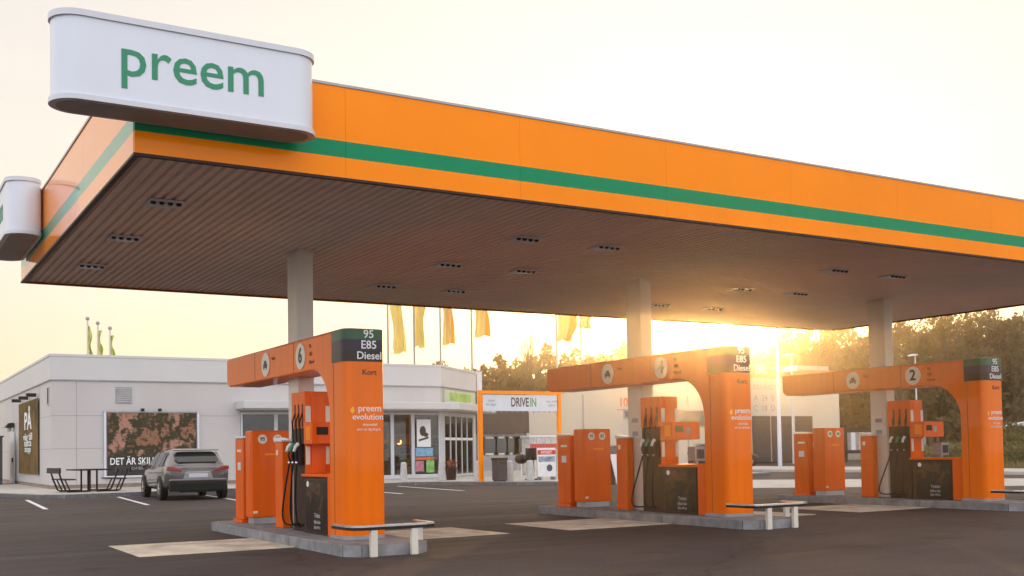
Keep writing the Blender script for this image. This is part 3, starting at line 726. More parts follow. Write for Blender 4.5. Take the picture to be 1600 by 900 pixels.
MB().prism([(-.24, .24), (.22, .36), (.22, .44), (-.24, .32)], -.03, -.021, 'y').build('slogan_bar', BTEXT, p)
p = thing('window_notice', 'blue, pink and green stickers low on the shop window under the white poster', 'notice', (20.62, 41.99, .3))
MB().box(-.4, .42, -.015, 0, .75, 1.10).build('blue_strip', mat('sticker_blue', (.2, .42, .6), .5, var=.3, vscale=6), p)
MB().box(-.42, .48, -.018, 0, .60, .70).build('red_strip', mat('sticker_red', (.75, .12, .05), .5, var=.2), p)
MB().box(-.42, -.02, -.015, 0, .1, .55).build('pink_patch', mat('sticker_pink', (.5, .2, .25), .5, var=.4, vscale=6), p)
MB().box(.1, .48, -.015, 0, .05, .57).build('green_patch', mat('sticker_green', (.2, .5, .12), .5, var=.3, vscale=6), p)

# framed mural poster on the blank wall
p = thing('wall_banner', 'wide framed banner of dark leaves and pink blossom with white capitals behind the car', 'banner', (9.29, 41.93, 0))
ART = leafmat('banner_print', [(.32, .15, .12), (.04, .04, .02), (.33, .16, .10), (.04, .035, .02), (.06, .055, .03), (.42, .22, .17), (.30, .14, .05), (.04, .03, .02)], 0, .75)
MB().box(-1.62, 1.62, -.01, .01, .55, 2.86).build('print', ART, p)
MB().box(-1.62, 1.62, -.013, -.0105, .55, 1.25).build('dark_strip', mat('banner_black', (.022, .02, .02), .5, var=.3, vscale=4), p)
MB().cyl((-1.70, 0, .45), .045, .045, 2.47, 10).build('frame_tube', WHITE, p, smooth=True)
MB().cyl((1.70, 0, .45), .045, .045, 2.47, 10).build('frame_tube', WHITE, p, smooth=True)
MB().cyl((-1.75, 0, 2.90), .04, .04, 3.5, 10, 'x').build('frame_tube', GREYP, p, smooth=True)
MB().cyl((-1.75, 0, .50), .04, .04, 3.5, 10, 'x').build('frame_tube', WHITE, p, smooth=True)
text([('DET ÄR SKILLNAD', .36, -.42, 1.06, -.016, .014, .76)], 'lettering', WTEXT, p)
text([('PÅ BIL OCH BIL', .15, -.85, .80, -.016, .01, 1)], 'small_lettering', GREYP, p)
for x in (-.38, .25): MB().box(x-.06, x+.06, -.12, -.05, 2.93, 3.03).build('lamp', BLACK, p)
# banner on the left wall
p = thing('side_banner', 'tall golden brown banner with white writing on the shadowed left wall of the shop', 'banner', (5.70, 48.0, 0))
MB().box(-.01, .01, -3.0, 3.0, .6, 3.55).build('print', leafmat('gold_print', [(.03, .022, .012), (.10, .065, .02), (.19, .11, .035), (.06, .04, .02)], 0, .8), p)
text([('PÅ', 1.0, 0, 2.72, -.013, .02, 1.9), ('väg till', .42, 0, 2.10, -.013, .012, 2.6), ('nästa', .42, 0, 1.85, -.013, .012, 2.6), ('stopp', .36, 0, 1.6, -.013, .012, 2.4)], 'lettering', WTEXT, p, '-x')
for y in (-2.4, 0, 2.4): MB().box(-.35, -.0, y-.12, y+.12, 3.62, 3.75).build('lamp', BLACK, p)
# downpipe + wall lamp + enclosure
p = thing('wall_lamp', 'black cowled lamp high on the far left wall of the shop', 'wall lamp', (5.72, 53.4, 2.62))
MB().prism([(-.35, 0), (0, 0), (0, .22), (-.2, .2)], -.3, .3, 'y').build('cowl', BLACK, p); MB().sphere((-.15, 0, -.08), .1).build('bulb_glass', WHITE, p, smooth=True)
p = thing('side_door', 'white door with dark handle at the left end of the shop', 'door', (5.75, 53.6, .115))
MB().box(-.06, 0, -.7, .7, 0, 2.3).build('leaf', WHITE, p, bevel=.02); MB().box(-.12, -.061, -.55, -.45, .95, 1.15).build('handle', BLACK, p)
e1 = thing('bin_store', 'grey panelled bin store with brown end at the left edge of the photo', 'bin store', (3.7, 52.0, .115))
MB().box(-3.5, 1.1, 0, .12, 0, 2.05).build('panel', GREYP, e1)
q = MB()
for z in (.5, 1.0, 1.5): q.box(-3.5, 1.1, -.012, -.001, z, z+.03)
q.build('joint', DARK, e1)
MB().box(1.1, 1.45, -.05, 2.5, 0, 2.05).build('end_post', BROWN, e1); MB().box(-3.5, 1.5, -.1, 2.6, 2.051, 2.12).build('lid', BROWN, e1)
# small rooftop flags far behind
def far_flag(px, ytop, lab):
    b = at(px, 575, Y=78)
    t = thing('flagpole', lab, 'flagpole', (b.x, 78, 0), 0, 'three distant flags above the shop roof')
    zt = at(px, ytop, Y=78).z
    MB().tube([(0, 0, 0), (0, 0, zt)], .06, 6).build('pole', CREAM, t)
    MB().sphere((0, 0, zt+.1), .14).build('finial', GREYP, t, smooth=True)
    q = MB(); random.seed(int(px))
    pts = []
    n = 10; vs = []; fs = []
    for i in range(n+1):
        z = zt-.4-i*(2.6/n); wx = .15+.09*sin(i*1.1+px)+.10*(i/n)
        for j_ in range(5):
            u = j_/4; vs.append((.06+u*wx, .14*sin(u*7+i*.6), z))
    for i in range(n):
        for j_ in range(4): fs.append((i*5+j_, i*5+j_+1, (i+1)*5+j_+1, (i+1)*5+j_))
    o_ = q.add(vs, fs).build('flag', mat('limp_flag', (.50, .60, .12), .8, var=.2) if 'limp_flag' not in bpy.data.materials else bpy.data.materials['limp_flag'], t, smooth='leaf')
    md = o_.modifiers.new('s', 'SOLIDIFY'); md.thickness = .02
far_flag(137, 500, 'leftmost of three limp yellow-green flags above the shop roof')
far_flag(153, 507, 'middle one of three limp yellow-green flags above the shop roof')
far_flag(172, 515, 'rightmost of three limp yellow-green flags above the shop roof')
# big flags behind the shop
def flag(px, x0, x1, ybot, lab, mixo=0, seed=1):
    Y = 60; b = at(px, 600, Y=Y)
    t = thing('flagpole', lab, 'flagpole', (b.x, Y, 0), 0, 'tall flags behind the canopy')
    zt = 12.6
    MB().tube([(0, 0, 0), (0, 0, zt)], .09, 8, .05).build('pole', GREYM, t, smooth=True)
    MB().sphere((0, 0, zt+.08), .1).build('finial', LIGHTM, t, smooth=True)
    xa = at(x0, 500, Y=Y).x-b.x; xb = at(x1, 500, Y=Y).x-b.x; zb = at(px, ybot, Y=Y).z
    random.seed(seed); ph = random.random()*6
    vs = []; fs = []; n = 16; mcols = 15
    for i in range(n+1):
        v_ = i/n; z = zt-.2-(zt-.2-zb)*v_
        for jj in range(mcols):
            u = jj/(mcols-1)
            xx = xa+(xb-xa)*(u*(.86+.16*sin(v_*7+ph))+.07*sin(v_*9+ph*2))
            yy = .34*sin(u*13+ph+v_*2.6)+.14*sin(u*27+v_*6)
            vs.append((xx, yy, z-.35*u*(1-v_)+.12*sin(u*9+ph)*v_))
    for i in range(n):
        for jj in range(mcols-1): fs.append((i*mcols+jj, i*mcols+jj+1, (i+1)*mcols+jj+1, (i+1)*mcols+jj))
    cut = mcols-1-mixo
    fa = [f for k_, f in enumerate(fs) if (k_ % (mcols-1)) < cut]; fb = [f for k_, f in enumerate(fs) if (k_ % (mcols-1)) >= cut]
    for F_, nm, mm in ((fa, 'cloth', YELLOWF), (fb, 'orange_edge', FLAGW)):
        if F_:
            o_ = MB().add(vs, F_).build(nm, mm, t, smooth='leaf'); o_.data.polygons.foreach_set('use_smooth', [True]*len(o_.data.polygons))
flag(607, 613, 635, 550, 'tall yellow flag farthest left, beside the nearest orange column', 0, 1)
flag(648, 650, 664, 541, 'narrow furled yellow flag, second from the left behind the shop', 0, 2)
flag(689, 692, 709, 536, 'yellow flag with an orange edge, third from the left', 4, 3)
flag(738, 741, 765, 524, 'yellow flag with an orange edge above the drive-in gate', 3, 4)
flag(871, 873, 897, 531, 'yellow flag between the gate and the middle pump portal', 5, 5)
flag(909, 911, 927, 511, 'orange flag nearly hidden by the canopy, rightmost of the six', 9, 6)

# ------------------------------------------------------------------ car
def car(loc, rz, label, paint, name='parked_car', detail=True, group=None):
    t = thing(name, label, 'car', loc, rz, group)
    # stations along the car: y from rear (0) to front (4.4)
    st = [  # y, half width low, half width belt, z sill, z belt, z shoulder-top (bonnet/deck)
        (0.00, .70, .78, .42, .86, .92), (.05, .80, .84, .36, .90, .98), (.18, .87, .89, .26, .94, 1.04), (.55, .89, .90, .24, .95, 1.02), (.95, .89, .90, .24, .94, .99),
        (1.8, .89, .90, .22, .90, .95), (2.7, .89, .90, .22, .88, .93), (3.3, .89, .89, .22, .86, .92), (3.75, .87, .87, .24, .80, .86), (4.15, .80, .80, .28, .70, .76), (4.38, .62, .64, .34, .58, .64), (4.44, .45, .46, .40, .52, .56)]
    vs = []; fs = []; n = 9
    for y, wl, wb, zs, zb, zt in st:
        vs += [(-wl*.93, y, zs), (-wl, y, zs+.14), (-wb-.015, y, zs+.38 if zb-zs > .45 else (zs+zb)/2), (-wb, y, zb), (-wb*.9, y, zt),
               (wb*.9, y, zt), (wb, y, zb), (wb+.015, y, zs+.38 if zb-zs > .45 else (zs+zb)/2), (wl, y, zs+.14), (wl*.93, y, zs)]
    n = 10
    for i in range(len(st)-1):
        for k in range(n-1): fs.append((i*n+k, i*n+k+1, (i+1)*n+k+1, (i+1)*n+k))
        fs.append((i*n+n-1, i*n, (i+1)*n, (i+1)*n+n-1))
    fs.append(tuple(range(n))[::-1]); fs.append(tuple((len(st)-1)*n+k for k in range(n)))
    body = MB().add(vs, fs).build('body', paint, t, smooth=True)
    ss = body.modifiers.new('sub', 'SUBSURF'); ss.levels = 1; ss.render_levels = 2
    # cabin shell and glass
    cs = [(.03, .84, .62, .96), (.20, .86, .64, 1.12), (.52, .87, .62, 1.37), (.80, .875, .61, 1.43), (1.4, .88, .62, 1.46), (1.95, .88, .62, 1.445), (2.35, .87, .61, 1.37), (2.8, .85, .64, 1.13), (3.2, .80, .68, .93)]
    vs = []; fs = []
    for y, wb_, wr, zt in cs:
        zm = .90+(zt-.90)*.5; wm = wb_+(wr-wb_)*.42
        vs += [(-wb_, y, .84), (-wb_+.01, y, .90), (-wm, y, zm), (-wr-.01, y, zt-.05), (-wr*.82, y, zt-.005), (0, y, zt+.015), (wr*.82, y, zt-.005), (wr+.01, y, zt-.05), (wm, y, zm), (wb_-.01, y, .90), (wb_, y, .84)]
    k_ = 11
    for i in range(len(cs)-1):
        for k in range(k_-1): fs.append((i*k_+k, i*k_+k+1, (i+1)*k_+k+1, (i+1)*k_+k))
    fs.append(tuple(range(k_))[::-1]); fs.append(tuple((len(cs)-1)*k_+k for k in range(k_)))
    ro = MB().add(vs, fs).build('cabin', paint, t, smooth=True)
    ss2 = ro.modifiers.new('sub', 'SUBSURF'); ss2.levels = 1; ss2.render_levels = 2
    def slab(pts, off):
        o_ = Vector(off); a = [Vector(p) for p in pts]; n = len(a)
        return MB().add([p+o_ for p in a]+[p-o_*1.5 for p in a], [tuple(range(n)), tuple(range(n, 2*n))[::-1]]+[(i, (i+1) % n, (i+1) % n+n, i+n) for i in range(n)])
    rw = [(-.52, .115, 1.05), (.52, .115, 1.05), (.60, .20, 1.125), (.56, .40, 1.29), (.48, .46, 1.335), (-.48, .46, 1.335), (-.56, .40, 1.29), (-.60, .20, 1.125)]
    slab(rw, (0, -.028, .022)).build('rear_window', GLASSD, t, bevel=.008)
    slab([(-.72, .90, 1.20)]*0+[(-.64, .30, 1.40), (.64, .30, 1.40), (.62, .56, 1.435), (-.62, .56, 1.435)], (0, 0, .012)).build('spoiler', paint, t, bevel=.01)
    for s in (-1, 1):
        for ya, yb, ta, tb in ((.62, 1.02, .80, 1.02), (1.08, 1.86, 1.08, 1.84), (1.93, 2.95, 1.91, 2.33)):
            slab([(s*.865, ya, .955), (s*.865, yb, .955), (s*.672, tb, 1.345), (s*.672, ta, 1.345)], (s*.012, 0, .006)).build('side_window', GLASSD, t)
    # lower bumper, lamps, plate
    MB().box(-.78, .78, -.04, .12, .25, .50).box(-.5, .5, -.03, .12, .22, .27).build('rear_bumper', BLACK, t, bevel=.03)
    MB().prism([(-.80, .52), (.80, .52), (.78, .60), (-.78, .60)], -.035, .08, 'y').build('bumper_crease', paint, t, bevel=.03)
    for s in (-1, 1):
        MB().prism([(s*.87, .86), (s*.46, .80), (s*.44, .84), (s*.66, .94), (s*.84, .96)], -.025, .16, 'y').build('tail_lamp', LAMPR, t, bevel=.01)
    MB().prism([(-.42, .58), (.42, .58), (.34, .80), (-.34, .80)], -.028, .05, 'y').build('plate_recess', GREYM, t, bevel=.02)
    MB().box(-.26, .26, -.036, -.0285, .64, .75).build('number_plate', WHITE_R, t)
    MB().prism([(-.62, .985), (.62, .985), (.50, 1.30), (-.50, 1.30)], .0, .01, 'y').build('rear_wiper', BLACK, t) if 0 else None
    for s in (-1, 1):
        mm = MB().sphere((s*.98, 2.85, .98), .11, .07, .075).build('mirror', paint, t, smooth=True)
    for s in (-1, 1):
        for y in (.80, 3.50):
            x0 = s*.93 if s < 0 else s*.93-.2
            MB().cyl((s*.80 if s > 0 else -.93, y, .32), .365, .365, .115, 26, 'x').build('wheel_arch', BLACK, t, smooth=True)
            wh = MB().cyl((s*.73 if s > 0 else -.935, y, .315), .315, .315, .205, 26, 'x').build('wheel', RUBBER, t, smooth=True, bevel=.02)
            hub = MB(); xf = s*.938
            for q in range(8):
                a = q*pi/4; hub.prism([(y+.05*cos(a-.8), .315+.05*sin(a-.8)), (y+.21*cos(a-.12), .315+.21*sin(a-.12)), (y+.21*cos(a+.12), .315+.21*sin(a+.12)), (y+.05*cos(a+.8), .315+.05*sin(a+.8))], min(xf, xf+.006*s), max(xf, xf+.006*s), 'x')
            hub.cyl((min(xf, xf+.01*s), y, .315), .06, .06, .01, 12, 'x')
            hub.build('rim', LIGHTM, t).parent = wh
    return t
cr = car((8.05, 30.75, 0), radians(-3.0), 'silver grey hatchback seen from behind, parked by the shop wall', SILVER)

# ------------------------------------------------------------------ picnic table
p = thing('picnic_table', 'black steel picnic table with two attached benches in front of the shop wall', 'picnic table', (6.35, 37.9, .115), radians(6))
MB().box(-.52, .52, -.8, .8, .70, .745).build('tabletop', BLACK, p, bevel=.01)
for x in (-.11, .11):
    for y in (-.5, .5): MB().tube([(x, y, .03), (x, y, .70)], .03, 8).build('leg', BLACK, p)
for s in (-1, 1):
    MB().box(*sorted((s*.62, s*.98)), -.8, .8, .40, .44).build('seat', BLACK, p, bevel=.01)
    MB().box(*sorted((s*1.08, s*1.13)), -.8, .8, .62, .80).build('backrest', BLACK, p, bevel=.01)
    for y in (-.5, .5):
        MB().tube([(s*.11, y, .035), (s*.78, y, .035), (s*.86, y, .07), (s*1.0, y, .42), (s*1.11, y, .80)], .028, 7).tube([(s*.72, y, .04), (s*.88, y, .40)], .022, 6).build('bench_frame', BLACK, p, smooth=True)

# ------------------------------------------------------------------ forecourt furniture
def bollard(px, py, lab, n=0):
    b = at(px, py, Z=.115)
    global BOL
    if n == 0:
        t = thing('bollard', lab, 'bollard', b, 0, 'concrete bollards in front of the shop')
        MB().cyl((0, 0, 0), .15, .11, .72, 18).build('body', mat('bollard_concrete', (.50, .48, .47), .8, var=.12, vscale=6, bump=.3), t, smooth=True, bevel=.02)
        MB().cyl((0, 0, .721), .10, .07, .03, 18).build('top', bpy.data.materials['bollard_concrete'], t, smooth=True)
        BOL = t
    else: t = copy_tree(BOL, b, lab)
bollard(631, 753, 'concrete bollard just right of the nearest orange column')
bollard(690, 751, 'concrete bollard left of the brown planter by the entrance', 1)
bollard(747, 751, 'concrete bollard at the left foot of the orange gate', 1)
bollard(797, 751, 'concrete bollard right of the dark litter bin', 1)
bollard(829, 751, 'concrete bollard left of the white advertising board', 1)
b = at(705, 750, Z=.115); t = thing('planter', 'brown barrel planter with rusty plants beside the entrance', 'planter', b)
MB().cyl((0, 0, 0), .18, .24, .5, 16).build('barrel', DARKBR, t, smooth=True)
mb = MB(); random.seed(3)
for i in range(90):
    a = random.random()*6.28; r = random.random()*.24; z = .5+random.random()*.28; c = Vector((r*cos(a), r*sin(a), z)); u = Vector([random.uniform(-1, 1) for _ in range(3)])*.06; v_ = Vector([random.uniform(-1, 1) for _ in range(3)])*.06
    mb.add([c-u, c+v_, c+u, c-v_], [(0, 1, 2, 3)])
mb.build('plant', mat('rusty_leaf', (.3, .09, .03), .8, var=.4), t, smooth='leaf')
b = at(781, 752, Z=.115); t = thing('litter_bin', 'dark round-topped litter bin under the drive-in banner', 'litter bin', b)
MB().prism(rrect(-.24, .24, -.22, .22, .1), .04, .78).build('body', mat('bin_dark', (.045, .035, .04), .5, var=.15), t, smooth=True)
MB().prism(rrect(-.26, .26, -.24, .24, .1), .78, .86).build('lid', BLACK, t, smooth=True); MB().box(-.15, .15, -.229, -.221, .62, .72).build('opening', DARK, t); MB().box(-.18, .18, -.16, .16, 0, .04).build('foot', BLACK, t)
b = at(854, 750, Z=.115); t = thing('advert_board', 'white advertising board with red stripe and round dark emblem', 'advertising board', b)
MB().box(-.40, .40, -.03, .03, .12, 1.20).build('board', mat('board_white', (.74, .74, .76), .5, var=.06, vscale=5), t, bevel=.01)
MB().box(-.40, .40, -.034, -.0305, .95, 1.12).build('red_stripe', RED, t); MB().box(-.36, .36, -.034, -.0305, .68, .88).build('blue_patch', mat('board_blue', (.25, .33, .42), .5, var=.5, vscale=9), t)
MB().cyl((.12, -.036, .45), .13, .13, .004, 20, 'y').build('emblem', mat('emblem_navy', (.03, .06, .10), .5), t)
text([('NYHET', .15, 0, 1.03, -.036, .01)], 'lettering', WTEXT, t)
for x in (-.3, .3): MB().box(x-.03, x+.03, -.15, .15, 0, .12).build('foot', GREYM, t)
b = at(962, 757, Z=.004); t = thing('sandwich_board', 'white A-shaped pavement board between the two cabinets of the middle island', 'sandwich board', b, .25)
for s in (-1, 1):
    q = MB().add([(-.3+.6*i, s*.30*(1-h), h*1.05) for i in (0, 1) for h in (0, 1)]+[(-.3+.6*i, s*.30*(1-h)+s*.025, h*1.05) for i in (0, 1) for h in (0, 1)],
                 [(0, 2, 3, 1), (4, 5, 7, 6), (0, 1, 5, 4), (2, 6, 7, 3), (0, 4, 6, 2), (1, 3, 7, 5)]).build('panel', WHITE if s < 0 else WOODS, t)

# drive-in gate
g0 = at(752, 752, Z=.115); GY = g0.y
gx0, gx1 = at(752, 700, Y=GY).x, at(875, 700, Y=GY).x; gz1 = at(752, 610, Y=GY).z
t = thing('drive_in_gate', 'orange clearance gate carrying a pale DRIVE IN banner', 'gate', (g0.x, GY, 0))
Wg = gx1-gx0
MB().box(-.07, .07, -.07, .07, .115, gz1).build('gate_post', ORANGE_F, t); MB().box(Wg-.07, Wg+.07, -.07, .07, .115, gz1).build('gate_post', ORANGE_F, t)
MB().box(.07, Wg-.07, -.07, .07, gz1-.13, gz1).build('crossbar', ORANGE_F, t)
zb = at(757, 642, Y=GY).z
bn = MB().box(.10, Wg-.10, -.03, .03, zb, gz1-.15).build('banner_board', mat('banner_pale', (.62, .68, .74), .5, var=.04), t)
hz = zb+(gz1-.15-zb)*.52; hh = (gz1-.15-zb)
text([('DRIVE', hh*.78, Wg*.49, hz, -.033, .02, .62)], 'lettering', BTEXT, t); text([('IN', hh*.78, Wg*.66, hz, -.033, .02, .62)], 'green_lettering', mat('gate_green', (.12, .32, .12), .5), t)
text([('öppet', hh*.22, Wg*.13, hz+hh*.12, -.033), ('alla dagar', hh*.2, Wg*.13, hz-hh*.12, -.033), ('max höjd', hh*.22, Wg*.90, hz+hh*.1, -.033), ('2,60 m', hh*.22, Wg*.90, hz-hh*.15, -.033)], 'small_lettering', GREYP, t)
q = MB()
for i in range(14): q.tube([(.2+i*(Wg-.4)/13, 0, zb), (.2+i*(Wg-.4)/13, 0, zb-.06)], .02, 5)
q.build('fringe', GREYP, t)
t = thing('white_post', 'thick white post between the shop corner and the orange gate', 'post', at(747, 752, Z=.115)+Vector((.9, 1.4, 0)))
MB().cyl((0, 0, 0), .10, .10, 4.2, 14).build('shaft', WHITE, t, smooth=True); MB().cyl((0, 0, 4.2), .12, .12, .05, 14).build('cap', GREYM, t, smooth=True)

# house with dark upper cladding behind the gate
def X_(px, Y): return at(px, 700, Y=Y).x
hx0, hx1 = X_(745, 52), X_(823, 52)
t = thing('wash_hall', 'low grey building with huge dark brown upper cladding behind the gate', 'building', (hx0, 52, 0))
W_ = hx1-hx0
MB().box(0, W_, -.3, 5, at(780, 677, Y=52).z, at(780, 641, Y=52).z).build('upper_cladding', BROWN, t)
MB().box(.1, W_-.1, 0, 4.8, 0, at(780, 677, Y=52).z-.002).build('wall', GREYP, t)
for u in (.28, .50, .72, .88):
    f_ = MB().box(W_*u-.55, W_*u+.45, -.04, -.002, 1.0, 2.0).build('window', CREAM, t); MB().box(W_*u-.45, W_*u+.35, -.05, -.041, 1.1, 1.9).build('pane', GLASSD, t).parent = f_
MB().box(W_*.02, W_*.16, -.04, -.002, 0, 2.1).build('door', GREYM, t)

# long cream industrial hall behind the pumps
HY = 58.0
x0, x1 = X_(823, HY), X_(1313, HY); zt = 6.1; zl = 4.8
t = thing('industrial_hall', 'long cream hall with dark gates and a red-orange roof band behind the pumps', 'building', (x0, HY, 0))
W_ = x1-x0
def hx(px): return X_(px, HY)-x0
kx = lambda px: hx(px)+X_(px, HY)*12/HY+.2
MB().prism([(0, 0), (hx(884), 0), (kx(884), 12), (kx(823), 12)], 0, zl).prism([(hx(884), 0), (W_, 0), (W_, 12), (kx(884), 12)], 0, zt).build('wall', CREAMW, t)
MB().prism([(hx(884)-.05, -.1), (W_+.1, -.1), (W_+.1, 12.1), (kx(884)-.05, 12.1)], zt+.001, zt+.1).prism([(-.1, -.1), (hx(884)-.06, -.1), (kx(884)-.06, 12.1), (kx(823)-.1, 12.1)], zl+.001, zl+.1).build('coping', GREYM, t)
for px in (911, 1075): MB().box(hx(px), hx(px)+.10, -.03, -.001, .1, zl-.05).build('downpipe', GREYM, t)
for a, b, y0, y1 in ((1050, 1102, 640, 668), (975, 1000, 641, 655)):
    f_ = MB().box(hx(a), hx(b), -.03, -.002, at(1080, y1, Y=HY).z, at(1080, y0, Y=HY).z).build('window', GREYM, t)
    MB().box(hx(a)+.1, hx(b)-.1, -.04, -.031, at(1080, y1, Y=HY).z+.1, at(1080, y0, Y=HY).z-.1).build('pane', GLASSD, t).parent = f_
for a, b in ((1102, 1172), (1176, 1204), (1206, 1241), (1243, 1270)):
    gt = MB().box(hx(a), hx(b), -.04, -.002, .1, at(1200, 650, Y=HY).z).build('gate', BROWN, t)
    q = MB()
    for i in range(1, 6): q.box(hx(a)+.02, hx(b)-.02, -.046, -.041, .1+i*.52, .12+i*.52)
    q.build('gate_seam', DARK, t).parent = gt
MB().box(hx(1102), hx(1271), -.06, -.045, 0, .10).build('gate_sill', BLACK, t)
# red band block at the right part
MB().box(hx(1150), hx(1300), -.25, 6, zt+.105, zt+.72).build('red_band', REDF, t)
MB().box(hx(1236), hx(1296), -.1, 6, zt+.725, zt+1.05).build('roof_block', GREYP, t)
# lettering
zc = lambda px, py: at(px, py, Y=HY-.26).z
text([('BIL', .95, (hx(1172)+hx(1205))/2, zc(1185, 577), -.262, .02)], 'red_band_lettering', DISC, t)
text([('BILVÅRD', .55, hx(1196), zc(1196, 605), -.003, .01), ('A  24  B', .6, hx(1196), zc(1196, 622), -.003, .01), ('C  18  D', .6, hx(1196), zc(1196, 638), -.003, .01)], 'wall_lettering', mat('wall_letter_grey', (.38, .33, .28), .6, var=0), t)
text([('107', .78, hx(979), at(979, 629, Y=HY).z, -.003, .03)], 'red_numbers', RTEXT, t)
MB().box(hx(965), hx(992), -.004, -.001, at(979, 640, Y=HY).z-.05, at(979, 640, Y=HY).z+.02).build('number_underline', RTEXT, t)

# parked vehicles in front of the hall
DARKP = mat('car_dark', (.03, .03, .035), .3, metal=.3, coat=1, var=0); WHP = mat('car_white', (.7, .7, .7), .3, coat=1, var=0); GREENP = mat('car_green', (.05, .10, .06), .3, coat=1, var=0)
b = at(806, 728, Z=0); car((b.x-1, 50, 0), radians(-90), 'dark car parked far behind the litter bin', DARKP, group='cars parked before the cream hall')
b = at(850, 728, Z=0); car((X_(846, 52), 52, 0), radians(-90), 'white car parked behind the right post of the orange gate', WHP, group='cars parked before the cream hall')
car((X_(898, 53), 53, 0), radians(-90), 'dark green car parked beyond the middle island cabinet', GREENP, group='cars parked before the cream hall')
car((X_(950, 54), 54, 0), radians(-90), 'black car parked beyond the middle island, right of the green one', DARKP, group='cars parked before the cream hall')
# gas bottle / display cage
t = thing('display_cage', 'white and red storage cage behind the advertising board', 'storage cage', at(858, 744, Z=.115)+Vector((1.5, 2.5, 0)))
MB().box(-.9, .9, 0, .7, 0, 1.7).build('cage', mat('cage_white', (.6, .58, .55), .6, var=.2, vscale=6), t, bevel=.02)
MB().box(-.88, .88, -.01, -.001, 1.15, 1.4).build('red_stripe', RED, t); MB().box(-.95, .95, -.05, .75, 1.701, 1.78).build('lid', WHITE, t)
q = MB()
for i in range(12): q.box(-.85+i*.15, -.84+i*.15, -.03, -.011, .1, 1.65)
q.build('bars', GREYP, t)
t = thing('outdoor_grill', 'black kettle grill on thin legs between the bollards', 'grill', at(815, 750, Z=.115)+Vector((.6, 1.0, 0)))
MB().sphere((0, 0, .78), .26, .26, .2, 14, 9).build('kettle', BLACK, t, smooth=True)
for a in (0, 2.1, 4.2): MB().tube([(.1*cos(a), .1*sin(a), .65), (.28*cos(a), .28*sin(a), 0)], .015, 6).build('leg', LIGHTM, t)
t = thing('black_trolley', 'black stand with square top right of the grill', 'stand', at(833, 752, Z=.115)+Vector((.9, 1.5, 0)))
MB().prism(rrect(-.22, .22, -.15, .15, .06), .75, 1.2).build('box', BLACK, t, smooth=True); MB().box(-.06, .06, -.05, .05, .05, .75).build('stem', WOODS, t); MB().box(-.2, .2, -.2, .2, 0, .05).build('foot', BLACK, t)

# poles and street lamps at right
b = at(1219, 731, Z=0)
t = thing('white_flagpole', 'tall plain white pole right of the middle portal', 'pole', b)
MB().tube([(0, 0, .02), (0, 0, 7.8)], .13, 12, .07).build('shaft', WHITE, t, smooth=True); MB().cyl((0, 0, 0), .2, .2, .06, 12).build('base', GREYM, t); MB().sphere((0, 0, 7.85), .09).build('finial', WHITE, t, smooth=True)
def street_lamp(px, ybase, ytop, dist_y, lab, two=True):
    b = at(px, 700, Y=dist_y); zt_ = at(px, ytop, Y=dist_y).z
    t = thing('street_lamp', lab, 'street lamp', (b.x, dist_y, 0), 0, 'street lamps along the road')
    MB().tube([(0, 0, 0), (0, 0, zt_)], .10, 8, .06).build('pole', WHITE_R, t, smooth=True)
    h = MB().prism([(-.8, -.08), (.1, .02), (.25, .12), (-.35, .14), (-.7, .04)], -.18, .18, 'y').build('lamp_head', WHITE, t, bevel=.03); h.location = (0, 0, zt_)
    if two:
        h = MB().prism([(-1.0, -.30), (.35, -.20), (.40, .18), (-.1, .14), (-.6, -.08)], -.2, .2, 'y').build('lower_shade', WHITE, t, bevel=.03); h.location = (0, 0, zt_-.85)
    return t
street_lamp(1240, 700, 556, 54, 'street lamp with two pale shades before the red roof band')
street_lamp(1434, 700, 556, 62, 'slender street lamp seen above the beam numbered 2', False)

# fence / bicycle shelter by the hall
fb = at(1345, 722, Z=0)
t = thing('slat_barrier', 'dark barrier with upright white slats left of the third post', 'barrier', (fb.x, fb.y, 0), radians(-25))
MB().box(-1.35, -1.0, -.15, .15, 0, 2.6).build('post', BLACK, t); MB().box(-1.0, 1.9, -.1, .1, 2.10, 2.40).build('top_bar', BLACK, t); MB().box(-1.0, 1.9, -.1, .1, .62, .85).build('bottom_bar', BLACK, t)
for i in range(4): MB().box(-.72+i*.64, -.40+i*.64, -.13, .03, .86, 2.09).build('slat', WHITE, t)
MB().box(1.91, 2.2, -.1, .1, 0, 2.4).build('post', BROWN, t)
t = thing('grey_wall', 'grey garden wall below the dark trees between hall and third post', 'wall', (X_(1313, 62), 62, 0), radians(-8))
MB().box(0, 9, 0, .3, 0, 2.4).build('masonry', mat('grey_masonry', (.30, .28, .26), .85, var=.15, vscale=2), t)
MB().box(-.05, 9.05, -.05, .35, 2.401, 2.5).build('coping', GREYP, t)

# ------------------------------------------------------------------ embankment, guard rail, hill
def slope_z(x, y):
    az = math.atan2(x, y); r = math.hypot(x, y)
    a = max(0, min(1, (az-.86)/.14))                       # only towards the right of the hall
    rr = max(0, min(1, (r-62)/14)); rr = rr*rr*(3-2*rr)
    h1 = 2.05*rr*a
    h2 = max(0, r-105)*.085
    return h1+h2
vs = []; fs = []; na, nr = 70, 46
for i in range(na+1):
    az = .25+1.15*i/na
    for j_ in range(nr+1):
        r = 58+(j_/nr)**1.6*200
        x, y = r*sin(az), r*cos(az); z = slope_z(x, y)
        vs.append((x, y, z-.15+random.uniform(0, .06)))
for i in range(na):
    for j_ in range(nr): a = i*(nr+1)+j_; fs.append((a, a+nr+1, a+nr+2, a+1))
o = MB().add(vs, fs).build('hillside', GRASS, None, smooth='leaf'); o.data.polygons.foreach_set('use_smooth', [True]*len(o.data.polygons)); o['kind'] = 'structure'
t = thing('guard_rail', 'pale steel guard rail along the bank on the right', 'guard rail', (0, 0, 0))
pts = []
